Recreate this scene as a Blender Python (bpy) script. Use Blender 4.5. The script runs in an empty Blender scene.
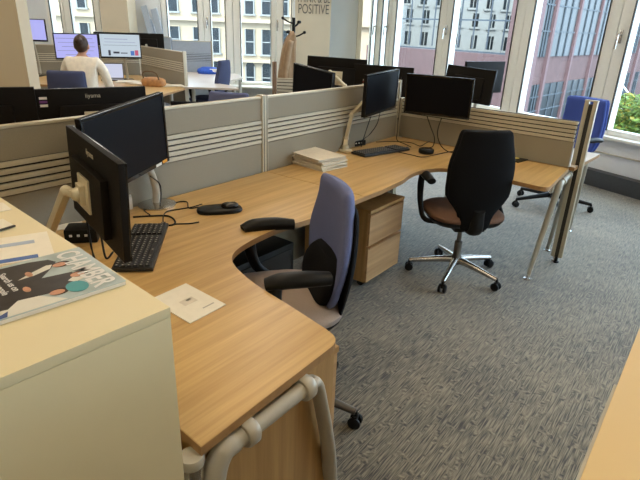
import bpy, bmesh, math, random
import numpy as np
from mathutils import Vector, Matrix
random.seed(7)
C = bpy.context.scene.collection
sc = bpy.context.scene
PI = math.pi
# ------------------------------------------------------------------ camera
H = 1.55; FPX = 520.0
dn = np.array([-48., 1260., FPX]); dn /= np.linalg.norm(dn)
fw = np.array([0, 0, 1.]) - dn * dn[2]; fw /= np.linalg.norm(fw)
rt = np.cross(dn, fw)
RC = np.stack([rt, fw, -dn])
cd = bpy.data.cameras.new('camera'); cam = bpy.data.objects.new('camera', cd); C.objects.link(cam)
cd.sensor_width = 36; cd.lens = 36 * FPX / 640; cd.clip_end = 300; cd.clip_start = 0.02
m = Matrix.Identity(4)
for i in range(3):
    m[i][0] = RC[i][0]; m[i][1] = -RC[i][1]; m[i][2] = -RC[i][2]
m[2][3] = H
cam.matrix_world = m
sc.camera = cam
# ------------------------------------------------------------------ world, sun, exposure
sc.view_settings.view_transform = 'Standard'; sc.view_settings.look = 'None'
sc.view_settings.gamma = 1; sc.view_settings.use_curve_mapping = False
sc.view_settings.exposure = 0.0
LAMP = 10.8
w = bpy.data.worlds.new('sky'); sc.world = w; w.use_nodes = True
bg = w.node_tree.nodes['Background']; bg.inputs[0].default_value = (0.66, 0.83, 1.0, 1); bg.inputs[1].default_value = 8.5
sd = bpy.data.lights.new('sun', 'SUN'); sun = bpy.data.objects.new('sun', sd); C.objects.link(sun)
sd.energy = 4.0; sd.angle = 0.01; sd.color = (1, 0.95, 0.86)
sun.rotation_euler = Vector((0.35, 1.0, -0.85)).to_track_quat('-Z', 'Y').to_euler()

# ------------------------------------------------------------------ pixel / frame helpers (measured points of the place)
def ray(x, y): return RC @ np.array([x - 320, y - 240, FPX])
def P(x, y, z):
    r = ray(x, y); t = (z - H) / r[2]; return Vector((r[0] * t, r[1] * t, z))
def hit(x, y, a, b):
    n = np.array([-(b[1] - a[1]), b[0] - a[0]]); r = ray(x, y)
    t = (n @ np.array(a[:2])) / (n @ r[:2]); return Vector((r[0] * t, r[1] * t, H + r[2] * t))
def A(t, n, z=0.0): return Vector((.6 * t - .8 * n, .8 * t + .6 * n, z))   # desk-row frame
def V(*a): return Vector(a)

# ------------------------------------------------------------------ materials
def mat(name, col, rough=.6, metal=0., noise=0., nscale=40., bump=0., bscale=200., coat=0., spec=.5, stretch=(1, 1, 1)):
    mm = bpy.data.materials.new(name); mm.use_nodes = True; nt = mm.node_tree; b = nt.nodes['Principled BSDF']
    b.inputs['Roughness'].default_value = rough; b.inputs['Metallic'].default_value = metal
    b.inputs['Specular IOR Level'].default_value = spec
    b.inputs['Coat Weight'].default_value = coat
    tc = nt.nodes.new('ShaderNodeTexCoord'); mp = nt.nodes.new('ShaderNodeMapping'); mp.inputs['Scale'].default_value = stretch
    nt.links.new(tc.outputs['Object'], mp.inputs[0])
    nz = nt.nodes.new('ShaderNodeTexNoise'); nz.inputs['Scale'].default_value = nscale; nz.inputs['Detail'].default_value = 4
    nt.links.new(mp.outputs[0], nz.inputs['Vector'])
    rp = nt.nodes.new('ShaderNodeValToRGB'); k = max(noise, .015)
    rp.color_ramp.elements[0].position = .3; rp.color_ramp.elements[1].position = .7
    rp.color_ramp.elements[0].color = tuple(c * (1 - k) for c in col) + (1,)
    rp.color_ramp.elements[1].color = tuple(min(1, c * (1 + k)) for c in col) + (1,)
    nt.links.new(nz.outputs[0], rp.inputs[0]); nt.links.new(rp.outputs[0], b.inputs['Base Color'])
    if bump:
        n2 = nt.nodes.new('ShaderNodeTexNoise'); n2.inputs['Scale'].default_value = bscale
        nt.links.new(mp.outputs[0], n2.inputs['Vector'])
        bp = nt.nodes.new('ShaderNodeBump'); bp.inputs['Strength'].default_value = bump; bp.inputs['Distance'].default_value = .002
        nt.links.new(n2.outputs[0], bp.inputs['Height']); nt.links.new(bp.outputs[0], b.inputs['Normal'])
    return mm
def emis(name, col, s):
    mm = bpy.data.materials.new(name); mm.use_nodes = True; nt = mm.node_tree; nt.nodes.clear()
    e = nt.nodes.new('ShaderNodeEmission'); o = nt.nodes.new('ShaderNodeOutputMaterial')
    e.inputs[0].default_value = col + (1,); e.inputs[1].default_value = s; nt.links.new(e.outputs[0], o.inputs[0]); return mm
def wood(name, c1, c2, rough, rotz, axis='x', sc_=1.0):
    mm = bpy.data.materials.new(name); mm.use_nodes = True; nt = mm.node_tree; b = nt.nodes['Principled BSDF']
    b.inputs['Roughness'].default_value = rough
    tc = nt.nodes.new('ShaderNodeTexCoord'); m0 = nt.nodes.new('ShaderNodeMapping'); m0.inputs['Rotation'].default_value = (0, 0, -rotz)
    mp = nt.nodes.new('ShaderNodeMapping')
    s = {'x': (1.1, 26, 26), 'z': (26, 26, 1.1)}[axis]; mp.inputs['Scale'].default_value = tuple(v * sc_ for v in s)
    nt.links.new(tc.outputs['Object'], m0.inputs[0]); nt.links.new(m0.outputs[0], mp.inputs[0])
    n1 = nt.nodes.new('ShaderNodeTexNoise'); n1.inputs['Scale'].default_value = 1.0; n1.inputs['Detail'].default_value = 6; n1.inputs['Distortion'].default_value = .5
    n2 = nt.nodes.new('ShaderNodeTexNoise'); n2.inputs['Scale'].default_value = 5.; n2.inputs['Detail'].default_value = 3
    nt.links.new(mp.outputs[0], n1.inputs['Vector']); nt.links.new(mp.outputs[0], n2.inputs['Vector'])
    mx = nt.nodes.new('ShaderNodeMath'); mx.operation = 'MULTIPLY_ADD'; mx.inputs[1].default_value = .35
    nt.links.new(n2.outputs[0], mx.inputs[0]); nt.links.new(n1.outputs[0], mx.inputs[2])
    rp = nt.nodes.new('ShaderNodeValToRGB'); rp.color_ramp.elements[0].position = .42; rp.color_ramp.elements[1].position = .95
    rp.color_ramp.elements[0].color = c1 + (1,); rp.color_ramp.elements[1].color = c2 + (1,)
    nt.links.new(mx.outputs[0], rp.inputs[0]); nt.links.new(rp.outputs[0], b.inputs['Base Color'])
    return mm
def carpet():
    mm = bpy.data.materials.new('carpet'); mm.use_nodes = True; nt = mm.node_tree; b = nt.nodes['Principled BSDF']
    b.inputs['Roughness'].default_value = .85; b.inputs['Specular IOR Level'].default_value = .35
    b.inputs['Sheen Weight'].default_value = .5
    tc = nt.nodes.new('ShaderNodeTexCoord'); m0 = nt.nodes.new('ShaderNodeMapping'); m0.inputs['Rotation'].default_value = (0, 0, -math.radians(53.1))
    nt.links.new(tc.outputs['Object'], m0.inputs[0])
    def nz(scale, s, d=3):
        mp = nt.nodes.new('ShaderNodeMapping'); mp.inputs['Scale'].default_value = s; nt.links.new(m0.outputs[0], mp.inputs[0])
        n = nt.nodes.new('ShaderNodeTexNoise'); n.inputs['Scale'].default_value = scale; n.inputs['Detail'].default_value = d
        nt.links.new(mp.outputs[0], n.inputs['Vector']); return n
    a = nz(1, (11, 200, 1), 2); c = nz(1, (60, 42, 1), 3); mask = nz(1, (18, 24, 1), 1); big = nz(2.2, (1, 1, 1), 2)
    st = nt.nodes.new('ShaderNodeValToRGB'); st.color_ramp.elements[0].position = .56; st.color_ramp.elements[1].position = .62
    nt.links.new(mask.outputs[0], st.inputs[0])
    mx = nt.nodes.new('ShaderNodeMix'); mx.data_type = 'FLOAT'
    nt.links.new(st.outputs[0], mx.inputs[0]); nt.links.new(a.outputs[0], mx.inputs[2]); nt.links.new(c.outputs[0], mx.inputs[3])
    ad = nt.nodes.new('ShaderNodeMath'); ad.operation = 'MULTIPLY_ADD'; ad.inputs[1].default_value = .25
    nt.links.new(big.outputs[0], ad.inputs[0]); nt.links.new(mx.outputs[0], ad.inputs[2])
    rp = nt.nodes.new('ShaderNodeValToRGB'); e = rp.color_ramp.elements
    e[0].position = .48; e[1].position = .78; e[0].color = (.036, .031, .024, 1); e[1].color = (.29, .245, .168, 1)
    nt.links.new(ad.outputs[0], rp.inputs[0]); nt.links.new(rp.outputs[0], b.inputs['Base Color'])
    bp = nt.nodes.new('ShaderNodeBump'); bp.inputs['Strength'].default_value = .5; bp.inputs['Distance'].default_value = .004
    nt.links.new(mx.outputs[0], bp.inputs['Height']); nt.links.new(bp.outputs[0], b.inputs['Normal'])
    return mm
def glassmat():
    mm = bpy.data.materials.new('window_glass'); mm.use_nodes = True; nt = mm.node_tree; nt.nodes.clear()
    t = nt.nodes.new('ShaderNodeBsdfTransparent'); g = nt.nodes.new('ShaderNodeBsdfGlossy'); g.inputs['Roughness'].default_value = .02
    t.inputs[0].default_value = (.93, .96, .97, 1)
    f = nt.nodes.new('ShaderNodeFresnel'); f.inputs[0].default_value = 1.4; mx = nt.nodes.new('ShaderNodeMixShader'); o = nt.nodes.new('ShaderNodeOutputMaterial')
    ge = nt.nodes.new('ShaderNodeNewGeometry'); sb = nt.nodes.new('ShaderNodeMath'); sb.operation = 'SUBTRACT'; sb.inputs[0].default_value = 1; nt.links.new(ge.outputs['Backfacing'], sb.inputs[1])
    ml = nt.nodes.new('ShaderNodeMath'); ml.operation = 'MULTIPLY'; nt.links.new(f.outputs[0], ml.inputs[0]); nt.links.new(sb.outputs[0], ml.inputs[1])
    nt.links.new(ml.outputs[0], mx.inputs[0]); nt.links.new(t.outputs[0], mx.inputs[1]); nt.links.new(g.outputs[0], mx.inputs[2]); nt.links.new(mx.outputs[0], o.inputs[0])
    return mm
M = {}
M['carpet'] = carpet(); M['glass'] = glassmat()
ROT = math.radians(53.1)
M['desk'] = wood('beech_desk', (.42, .245, .080), (.64, .42, .165), .33, ROT)
M['edge'] = mat('beech_edge', (.36, .20, .08), .45, noise=.1)
M['pedwood'] = wood('beech_drawer', (.34, .19, .065), (.54, .33, .13), .42, ROT, 'z')
M['drawer'] = wood('beech_drawer_front', (.38, .22, .10), (.60, .38, .19), .42, ROT)
M['cream'] = mat('cream_paint_metal', (.70, .60, .37), .5, noise=.02, nscale=8)
M['tan'] = mat('tan_cabinet_top', (.72, .53, .26), .5, noise=.02, nscale=6)
M['wallcream'] = mat('cream_wall', (.60, .52, .38), .8, noise=.03, nscale=3, bump=.1)
M['wall'] = mat('white_wall', (.74, .76, .76), .8, noise=.02, nscale=3, bump=.1)
M['frame'] = mat('window_frame_paint', (.84, .83, .76), .45, noise=.02)
M['ceil'] = mat('ceiling_tiles', (.75, .73, .68), .9, noise=.04, nscale=20)
M['panel'] = mat('partition_fabric', (.28, .25, .19), .75, noise=.06, nscale=300, bump=.15, bscale=800)
M['slat'] = mat('partition_slat', (.52, .48, .38), .4, noise=.03)
M['post'] = mat('partition_post', (.52, .46, .34), .35, metal=.2, noise=.03)
M['dark'] = mat('dark_groove', (.03, .025, .02), .7)
M['black'] = mat('black_plastic', (.006, .006, .006), .42, spec=.22, noise=.1)
M['blackgloss'] = mat('black_gloss_plastic', (.008, .008, .009), .16, noise=.1)
M['monback'] = mat('monitor_back_plastic', (.007, .0055, .0045), .55, spec=.14, noise=.12, nscale=60, bump=.2, bscale=900)
M['screen'] = mat('dark_screen', (.003, .0035, .006), .4, spec=.12, noise=.05)
M['key'] = mat('black_keys', (.020, .020, .022), .45, noise=.1)
M['keyboard'] = mat('keyboard_body', (.012, .012, .013), .4)
M['greytube'] = mat('grey_painted_tube', (.46, .43, .36), .38, metal=.1, noise=.03)
M['chrome'] = mat('polished_metal', (.55, .53, .50), .22, metal=.95, noise=.04)
M['darkmetal'] = mat('dark_metal', (.14, .13, .12), .3, metal=.8, noise=.05)
M['bluefab'] = mat('slate_blue_fabric', (.115, .135, .27), .9, noise=.12, nscale=350, bump=.3, bscale=900)
M['royal'] = mat('royal_blue_fabric', (.045, .085, .36), .85, noise=.1, nscale=350, bump=.3, bscale=900)
M['navy'] = mat('navy_fabric', (.045, .055, .12), .85, noise=.1, nscale=350, bump=.3, bscale=900)
M['taupe'] = mat('taupe_seat_fabric', (.33, .26, .22), .9, noise=.1, nscale=350, bump=.3, bscale=900)
M['brown'] = mat('brown_seat_fabric', (.17, .085, .05), .8, noise=.1, nscale=350, bump=.3, bscale=900)
M['blackfab'] = mat('black_fabric', (.005, .005, .006), .9, spec=.15, noise=.1, nscale=350, bump=.3, bscale=900)
M['paper'] = mat('paper', (.78, .73, .62), .8, noise=.03)
M['folder'] = mat('cream_folder', (.80, .73, .60), .75, noise=.05)
M['folder2'] = mat('buff_folder', (.70, .63, .52), .75, noise=.05)
M['white'] = mat('white_plastic', (.75, .74, .72), .4)
M['armcream'] = mat('cream_monitor_arm', (.62, .55, .40), .35, metal=.2)
M['ink'] = mat('printed_ink', (.12, .11, .10), .8)
M['greyink'] = mat('grey_print', (.45, .42, .36), .8)
M['orange'] = mat('orange_sticker', (.8, .35, .03), .5)
M['yellow'] = mat('yellow_note', (.8, .68, .22), .7)
M['skirt'] = mat('dark_skirting', (.05, .055, .062), .5, noise=.1)
M['limestone'] = mat('limestone', (.34, .27, .18), .85, noise=.08, nscale=.8)
M['pink'] = mat('pink_brick', (.085, .045, .042), .85, noise=.12, nscale=3)
M['pinkpil'] = mat('pink_stone', (.11, .062, .062), .8, noise=.08, nscale=3)
M['whitestone'] = mat('white_stone', (.22, .22, .20), .85, noise=.06, nscale=.8)
M['outglass'] = mat('facade_window_glass', (.010, .014, .016), .3, noise=.6, nscale=1.3, spec=.25)
M['bluegrid'] = mat('blue_glazing_bar', (.035, .045, .055), .6)
M['asphalt'] = mat('asphalt', (.08, .08, .085), .9, noise=.2)
M['leaf'] = mat('shrub_leaf', (.17, .26, .04), .6, noise=.5, nscale=7)
M['leafy'] = mat('shrub_yellow_leaf', (.42, .36, .05), .6, noise=.4, nscale=9)
M['bark'] = mat('bark', (.14, .09, .05), .9)
M['skin'] = mat('skin', (.55, .30, .20), .6)
M['hair'] = mat('brown_hair', (.045, .020, .009), .6, noise=.4, nscale=60, stretch=(1, 1, .2))
M['shirt'] = mat('cream_shirt', (.85, .76, .62), .85, noise=.08, nscale=25, bump=.3, bscale=40)
M['trouser'] = mat('dark_trousers', (.03, .03, .05), .8)
M['coat'] = mat('beige_coat', (.33, .22, .13), .9, noise=.12, nscale=12, bump=.4, bscale=20)
M['greyblue'] = mat('grey_blue_board', (.36, .42, .50), .6, noise=.04)
M['bagblue'] = mat('blue_bag', (.02, .10, .55), .6, noise=.2)
M['leather'] = mat('tan_leather', (.42, .20, .07), .55, noise=.25, nscale=20)
M['whitedesk'] = mat('pale_desk', (.62, .54, .46), .35, noise=.04)
M['scr_blue'] = emis('lit_screen_lilac', (.47, .47, .92), 1.0)
M['scr_grey'] = emis('lit_screen_pale', (.55, .64, .72), 1.0)
M['scr_ink'] = emis('screen_print', (.25, .25, .45), 1.0)
M['scr_dk'] = emis('screen_dark_print', (.06, .06, .08), 1.0)
M['scr_red'] = emis('screen_red_print', (.55, .12, .2), 1.0)
M['scr_bl2'] = emis('screen_blue_print', (.1, .2, .5), 1.0)
M['lamp'] = emis('lit_lamp_diffuser', (1.0, .80, .54), LAMP)
M['lampfar'] = emis('added_far_lamp_diffuser', (1.0, .95, .87), LAMP * 1.15)  # stronger neutral glow of the unseen lamps added for the far room

# ------------------------------------------------------------------ object helpers
MW = {}     # object -> world matrix we gave it
def thing(name, label, cat, loc=(0, 0, 0), rz=0., group=None):
    o = bpy.data.objects.new(name, None); C.objects.link(o); o.empty_display_size = .1
    o.location = loc; o.rotation_euler = (0, 0, rz)
    MW[o] = Matrix.Translation(Vector(loc)) @ Matrix.Rotation(rz, 4, 'Z')
    o['label'] = label; o['category'] = cat
    if group: o['group'] = group
    return o
def obj(name, bm, m, parent=None, world=False, smooth=None, label=None):
    """link bm as ONE mesh; world=True: bm is in world coordinates and is moved into its parent's frame"""
    if parent is not None and world: bm.transform(MW[parent].inverted())
    me = bpy.data.meshes.new(name); bmesh.ops.recalc_face_normals(bm, faces=bm.faces[:]); bm.to_mesh(me); bm.free()
    ms = m if isinstance(m, (list, tuple)) else [m]
    for x in ms: me.materials.append(M[x] if isinstance(x, str) else x)
    o = bpy.data.objects.new(name, me); C.objects.link(o)
    if smooth is not None:
        for p in me.polygons: p.use_smooth = True
        if smooth < 3: me.set_sharp_from_angle(angle=smooth)
    if parent is not None: o.parent = parent; MW[o] = MW[parent]
    else: MW[o] = Matrix.Identity(4)
    if label: o['label'] = label
    return o
def tag(o, label, cat, group=None, kind=None):
    o['label'] = label; o['category'] = cat
    if group: o['group'] = group
    if kind: o['kind'] = kind
    return o
def struct(name, bm, m, **k):
    o = obj(name, bm, m, **k)
    if o.parent is None: o['kind'] = 'structure'
    return o
def BM(): return bmesh.new()
def bx(bm, c, s, mtx=None, rz=0., bev=0., mi=0):
    """box: centre c, size s"""
    r = bmesh.ops.create_cube(bm, size=1)['verts']
    T = Matrix.Translation(Vector(c)) @ Matrix.Rotation(rz, 4, 'Z') @ Matrix.Diagonal((s[0], s[1], s[2], 1))
    if mtx is not None: T = mtx @ T
    bmesh.ops.transform(bm, matrix=T, verts=r)
    fs = set(f for v in r for f in v.link_faces)
    if bev:
        es = set(e for v in r for e in v.link_edges)
        g = bmesh.ops.bevel(bm, geom=list(es), offset=bev, segments=2, affect='EDGES', profile=.7)
        fs = set(g['faces']) | set(f for f in fs if f.is_valid)
    if mi:
        for f in fs: f.material_index = mi
    return bm
def frame_mtx(o, x, y, z):
    m_ = Matrix.Identity(4)
    for i in range(3): m_[i][0] = x[i]; m_[i][1] = y[i]; m_[i][2] = z[i]; m_[i][3] = o[i]
    return m_
def beam(bm, a, b, wd, ht, bev=0., up=(0, 0, 1)):
    """box section from a to b"""
    a = Vector(a); b = Vector(b); x = (b - a); L = x.length; x.normalize(); u = Vector(up)
    y = u.cross(x)
    if y.length < 1e-4: y = Vector((0, 1, 0)).cross(x)
    y.normalize(); z = x.cross(y)
    return bx(bm, (0, 0, 0), (L, wd, ht), frame_mtx((a + b) / 2, x, y, z), bev=bev)
def smoothpath(pts, k=6):
    pts = [Vector(p) for p in pts]; out = []
    q = [pts[0] * 2 - pts[1]] + pts + [pts[-1] * 2 - pts[-2]]
    for i in range(1, len(q) - 2):
        for j in range(k):
            t = j / k; a, b, c, d = q[i - 1], q[i], q[i + 1], q[i + 2]
            out.append(.5 * ((2 * b) + (c - a) * t + (2 * a - 5 * b + 4 * c - d) * t * t + (3 * b - a - 3 * c + d) * t ** 3))
    out.append(pts[-1]); return out
def tube(bm, pts, r, n=8, sm=6, flat=1.0, up=None):
    """swept tube; r number or list per path point; flat scales one axis"""
    if sm > 1:
        if isinstance(r, (list, tuple)):
            rr = []
            for i in range(len(pts) - 1): rr += [r[i] + (r[i + 1] - r[i]) * j / sm for j in range(sm)]
            r = rr + [r[-1]]
        pts = smoothpath(pts, sm)
    pts = [Vector(p) for p in pts]
    if not isinstance(r, (list, tuple)): r = [r] * len(pts)
    rings = []; prev = None
    for i, p in enumerate(pts):
        d = (pts[min(i + 1, len(pts) - 1)] - pts[max(i - 1, 0)]).normalized()
        if prev is None:
            u = Vector(up) if up else (Vector((0, 0, 1)) if abs(d.z) < .9 else Vector((1, 0, 0)))
        else: u = prev
        s = d.cross(u)
        if s.length < 1e-5: s = d.orthogonal()
        s.normalize(); u = s.cross(d).normalized(); prev = u
        rings.append([bm.verts.new(p + (s * math.cos(a) * flat + u * math.sin(a)) * r[i]) for a in [2 * PI * j / n for j in range(n)]])
    for a, b in zip(rings, rings[1:]):
        for j in range(n): bm.faces.new((a[j], a[(j + 1) % n], b[(j + 1) % n], b[j]))
    bm.faces.new(rings[0][::-1]); bm.faces.new(rings[-1]); return bm
def cyl(bm, a, b, r, r2=None, n=20): return tube(bm, [a, b], [r, r if r2 is None else r2], n=n, sm=1)
def lathe(bm, prof, c=(0, 0, 0), n=24, mtx=None):
    rings = []
    for (r, z) in prof:
        vs = []
        for j in range(n):
            a = 2 * PI * j / n; p = Vector((c[0] + r * math.cos(a), c[1] + r * math.sin(a), c[2] + z))
            vs.append(bm.verts.new(mtx @ p if mtx is not None else p))
        rings.append(vs)
    for a, b in zip(rings, rings[1:]):
        for j in range(n): bm.faces.new((a[j], a[(j + 1) % n], b[(j + 1) % n], b[j]))
    bm.faces.new(rings[0][::-1]); bm.faces.new(rings[-1]); return bm
def prism(bm, poly, z0, z1, bev=0.):
    lo = [bm.verts.new((p[0], p[1], z0)) for p in poly]; hi = [bm.verts.new((p[0], p[1], z1)) for p in poly]
    n = len(poly); fs = [bm.faces.new(hi), bm.faces.new(lo[::-1])]
    sd_ = [bm.faces.new((lo[i], lo[(i + 1) % n], hi[(i + 1) % n], hi[i])) for i in range(n)]
    if bev:
        es = [e for e in bm.edges if e.verts[0] in hi and e.verts[1] in hi] + [e for e in bm.edges if e.verts[0] in lo and e.verts[1] in lo]
        bmesh.ops.bevel(bm, geom=es, offset=bev, segments=2, affect='EDGES')
    return fs, sd_
def sphere(bm, c, r, seg=16, rings=10, mtx=None):
    s = r if isinstance(r, (tuple, list)) else (r, r, r)
    T = Matrix.Translation(Vector(c)) @ Matrix.Diagonal((s[0], s[1], s[2], 1))
    if mtx is not None: T = mtx @ T
    bmesh.ops.create_uvsphere(bm, u_segments=seg, v_segments=rings, radius=1, matrix=T); return bm
def loft(bm, secs, n=28, p=3.0, mtx=None):
    """secs: (centre, half a along u, half b along v, u, v) superellipse sections"""
    rings = []
    for (c, a, b, u, v) in secs:
        c = Vector(c); u = Vector(u); v = Vector(v); vs = []
        for j in range(n):
            t = 2 * PI * j / n; ct, st = math.cos(t), math.sin(t)
            x = a * math.copysign(abs(ct) ** (2 / p), ct); y = b * math.copysign(abs(st) ** (2 / p), st)
            q = c + u * x + v * y
            vs.append(bm.verts.new(mtx @ q if mtx is not None else q))
        rings.append(vs)
    for a, b in zip(rings, rings[1:]):
        for j in range(n): bm.faces.new((a[j], a[(j + 1) % n], b[(j + 1) % n], b[j]))
    bm.faces.new(rings[0][::-1]); bm.faces.new(rings[-1]); return bm
def text(name, s, size, mtx, m, parent, ext=.0006, sx=1., label=None, bold=0.):
    cu = bpy.data.curves.new('lettering', 'FONT'); cu.body = s; cu.size = size; cu.extrude = ext; cu.align_x = 'CENTER'; cu.align_y = 'CENTER'; cu.offset = bold
    to = bpy.data.objects.new('lettering', cu); C.objects.link(to)
    me = bpy.data.meshes.new_from_object(to.evaluated_get(bpy.context.evaluated_depsgraph_get()))
    bpy.data.objects.remove(to); bm = BM(); bm.from_mesh(me)
    bm.transform(mtx @ Matrix.Diagonal((sx, 1, 1, 1)))
    o = obj(name, bm, m, parent, world=True, label=label); return o

# ================================================================== THE ROOM
room = [(-7.7, -2.3), (7.86, -2.3), (.80, 10.3), (-7.7, 10.3)]
bm = BM(); prism(bm, room, -.1, 0); struct('floor', bm, 'carpet')
bm = BM(); prism(bm, room, 2.8, 3.0); struct('ceiling', bm, 'ceil')
bm = BM(); bx(bm, (0., -2.2, 1.4), (15.4, .2, 2.8)); struct('wall_rear', bm, 'wallcream')
bm = BM(); bx(bm, (-7.6, 4.0, 1.4), (.2, 12.6, 2.8)); struct('wall_left', bm, 'wallcream')
# angled window wall on the right: points R(s)
R0 = Vector((3.35, 5.28, 0)); RD = Vector((-.489, .872, 0)).normalized(); RN = Vector((RD.y, -RD.x, 0))   # RN points outside
def R(s, z=0., o=0.): return R0 + RD * s + RN * o + Vector((0, 0, z))
MR = frame_mtx(R0, RD, RN, (0, 0, 1))
S0, S1 = -8.4, 5.38
bm = BM()
bx(bm, ((S0 + S1) / 2, .15, .26), (S1 - S0, .3, .52), MR)
bx(bm, ((S0 + S1) / 2, .15, 2.7), (S1 - S0, .3, .2), MR)
struct('wall_right', bm, 'wall')
bm = BM(); bx(bm, ((S0 + S1) / 2, .12, .535), (S1 - S0, .4, .03), MR, bev=.006); struct('trim_1', bm, 'frame')
bm = BM(); bx(bm, ((S0 + S1) / 2, -.06, .085), (S1 - S0, .12, .17), MR, bev=.006); struct('baseboard_right', bm, 'skirt')
bm = BM(); bx(bm, ((S0 + S1) / 2, -.012, .36), (S1 - S0, .02, .012), MR); struct('trim_2', bm, 'slat')
def hand(parent, mtx, x, z):
    b = BM(); bx(b, (x, -.03, z), (.03, .014, .13), mtx, bev=.004); cyl(b, mtx @ V(x, -.03, z + .02), mtx @ V(x, -.08, z + .02), .011, n=10)
    tube(b, [mtx @ V(x, -.08, z + .02), mtx @ V(x, -.085, z - .03), mtx @ V(x, -.085, z - .12)], .011, n=8)
    obj('handle', b, 'chrome', parent, smooth=.7, label='metal window handle')
def glazing(idx, mtx, x0, x1, z0, z1, sl, sr, hx=None):
    b = BM()
    bx(b, ((x0 + sl / 2), .06, (z0 + z1) / 2), (sl, .12, z1 - z0), mtx, bev=.008)
    bx(b, ((x1 - sr / 2), .06, (z0 + z1) / 2), (sr, .12, z1 - z0), mtx, bev=.008)
    bx(b, ((x0 + x1) / 2, .07, z0 + .03), (x1 - x0 - .02, .10, .06), mtx, bev=.008)
    bx(b, ((x0 + x1) / 2, .07, z1 - .03), (x1 - x0 - .02, .10, .06), mtx, bev=.008)
    fr = obj('window_%d' % idx, b, 'frame', smooth=.6); fr['kind'] = 'structure'
    b = BM()
    for xx in (x0 + sl, x1 - sr): bx(b, (xx, .0, (z0 + z1) / 2), (.012, .02, z1 - z0 - .1), mtx)
    obj('seal', b, 'dark', fr, label='dark rubber seal')
    b = BM(); bx(b, ((x0 + x1) / 2, .08, (z0 + z1) / 2), (x1 - x0 - sl - sr + .02, .008, z1 - z0 - .1), mtx); obj('pane', b, 'glass', fr)
    if hx is not None: hand(fr, mtx, hx, 1.55)
    return fr
cs = [-8.4, -6.9, -5.56, -4.31, -3.06, -1.81, -.56, .69, 1.94, 3.37, 4.72]
for i in range(len(cs) - 1):
    glazing(i + 1, MR, cs[i] + .003, cs[i + 1] - .003, .55, 2.6, .135, .135, cs[i + 1] - .07 if i in (5, 6, 8) else None)
# two narrow lights where the angled wall meets the far wall
for i, (a, b_) in enumerate([(4.73, 5.05), (5.055, 5.36)]): glazing(11 + i, MR, a, b_, .55, 2.6, .09, .07, (a + .05) )
# far wall
YB = 10.0
MB_ = frame_mtx((0, YB, 0), (1, 0, 0), (0, 1, 0), (0, 0, 1))
wx = [(-7.5, -5.0), (-4.05, -2.97), (-.62, .60)]
bm = BM()
for a, b_ in wx: bx(bm, ((a + b_) / 2, .15, 1.4), (b_ - a, .3, 2.8), MB_)
bx(bm, (-4.525, .15, .22), (.95, .3, .45), MB_); bx(bm, (-1.795, .15, .22), (2.35, .3, .45), MB_)
bx(bm, (-4.525, .15, 2.7), (.95, .3, .2), MB_); bx(bm, (-1.795, .15, 2.7), (2.35, .3, .2), MB_)
struct('wall_back', bm, 'wall')
bm = BM(); bx(bm, (-1.795, -.02, .465), (2.35, .5, .03), MB_, bev=.006); bx(bm, (-4.525, -.02, .465), (.95, .5, .03), MB_, bev=.006); struct('trim_3', bm, 'frame')
for i, (a, b_, l, r_, h_) in enumerate([(-5.0, -4.70, .06, .05, None), (-4.69, -4.06, .12, .10, None), (-2.96, -2.22, .10, .10, None), (-2.21, -1.70, .12, .13, -2.15), (-1.69, -.93, .13, .09, None), (-.92, -.63, .12, .03, -.90)]):
    glazing(13 + i, MB_, a, b_, .48, 2.6, l, r_, h_)
# pillars
bm = BM(); bx(bm, (-.25, 9.3, 1.4), (.57, .5, 2.8)); o = struct('wall_pillar_far', bm, 'wallcream')
o.name = 'wall_middle'
px0 = hit(333, 8, (0, 9.05), (1, 9.05))
bm = BM(); bx(bm, (-3.57, 9.6, 1.4), (.46, .4, 2.8)); struct('wall_far', bm, 'wallcream')
bm = BM(); bx(bm, (-2.76, 3.29, 1.4), (1.95, .12, 2.8)); struct('wall_near', bm, 'wallcream')
bm = BM(); bx(bm, (.55, 9.9, 1.4), (.07, .2, 2.8)); struct('trim_4', bm, 'wallcream')
wm = [o for o in C.objects if o.name == 'wall_middle'][0]
def walltext(s, size, px, py, sx):
    p = hit(px, py, (0, 9.045), (1, 9.045))
    text('lettering', s, size, frame_mtx(p, (1, 0, 0), (0, 0, 1), (0, -1, 0)), 'ink', wm, ext=.002, sx=sx, label='dark painted lettering')
walltext('POSITIVE', .20, 313.5, 9.6, .62)
walltext('THINK & BE', .17, 313.5, -1.0, .60)
# ceiling lights out of view; neutral back rows are added to brighten the far room
for ix, x in enumerate((-4.6, -2.6, -.5, 1.5)):
    for iy, y in enumerate((.2, 2.0, 3.8, 5.6, 7.4, 9.0)):
        if x > 1 and y > 7: continue
        t = thing('ceiling_light', 'square recessed ceiling light with a lit warm diffuser', 'light', (x, y, 2.78), 0, 'ceiling lights') if y < 5 else thing('ceiling_light', 'unseen ceiling light with a neutral white diffuser, added to brighten the far room', 'light', (x, y, 2.78), 0, 'added far ceiling lights')
        b = BM(); bx(b, (0, 0, 0), (.62, .62, .04)); obj('light_frame', b, 'white', t)
        b = BM(); bx(b, (0, 0, -.025), (.56, .56, .01)); obj('diffuser', b, 'lamp' if y < 5 else 'lampfar', t)

# ================================================================== OUTSIDE
bm = BM(); bx(bm, (0, 45, -5.6), (160, 68, .2)); o = struct('ground', bm, 'asphalt')
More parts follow.
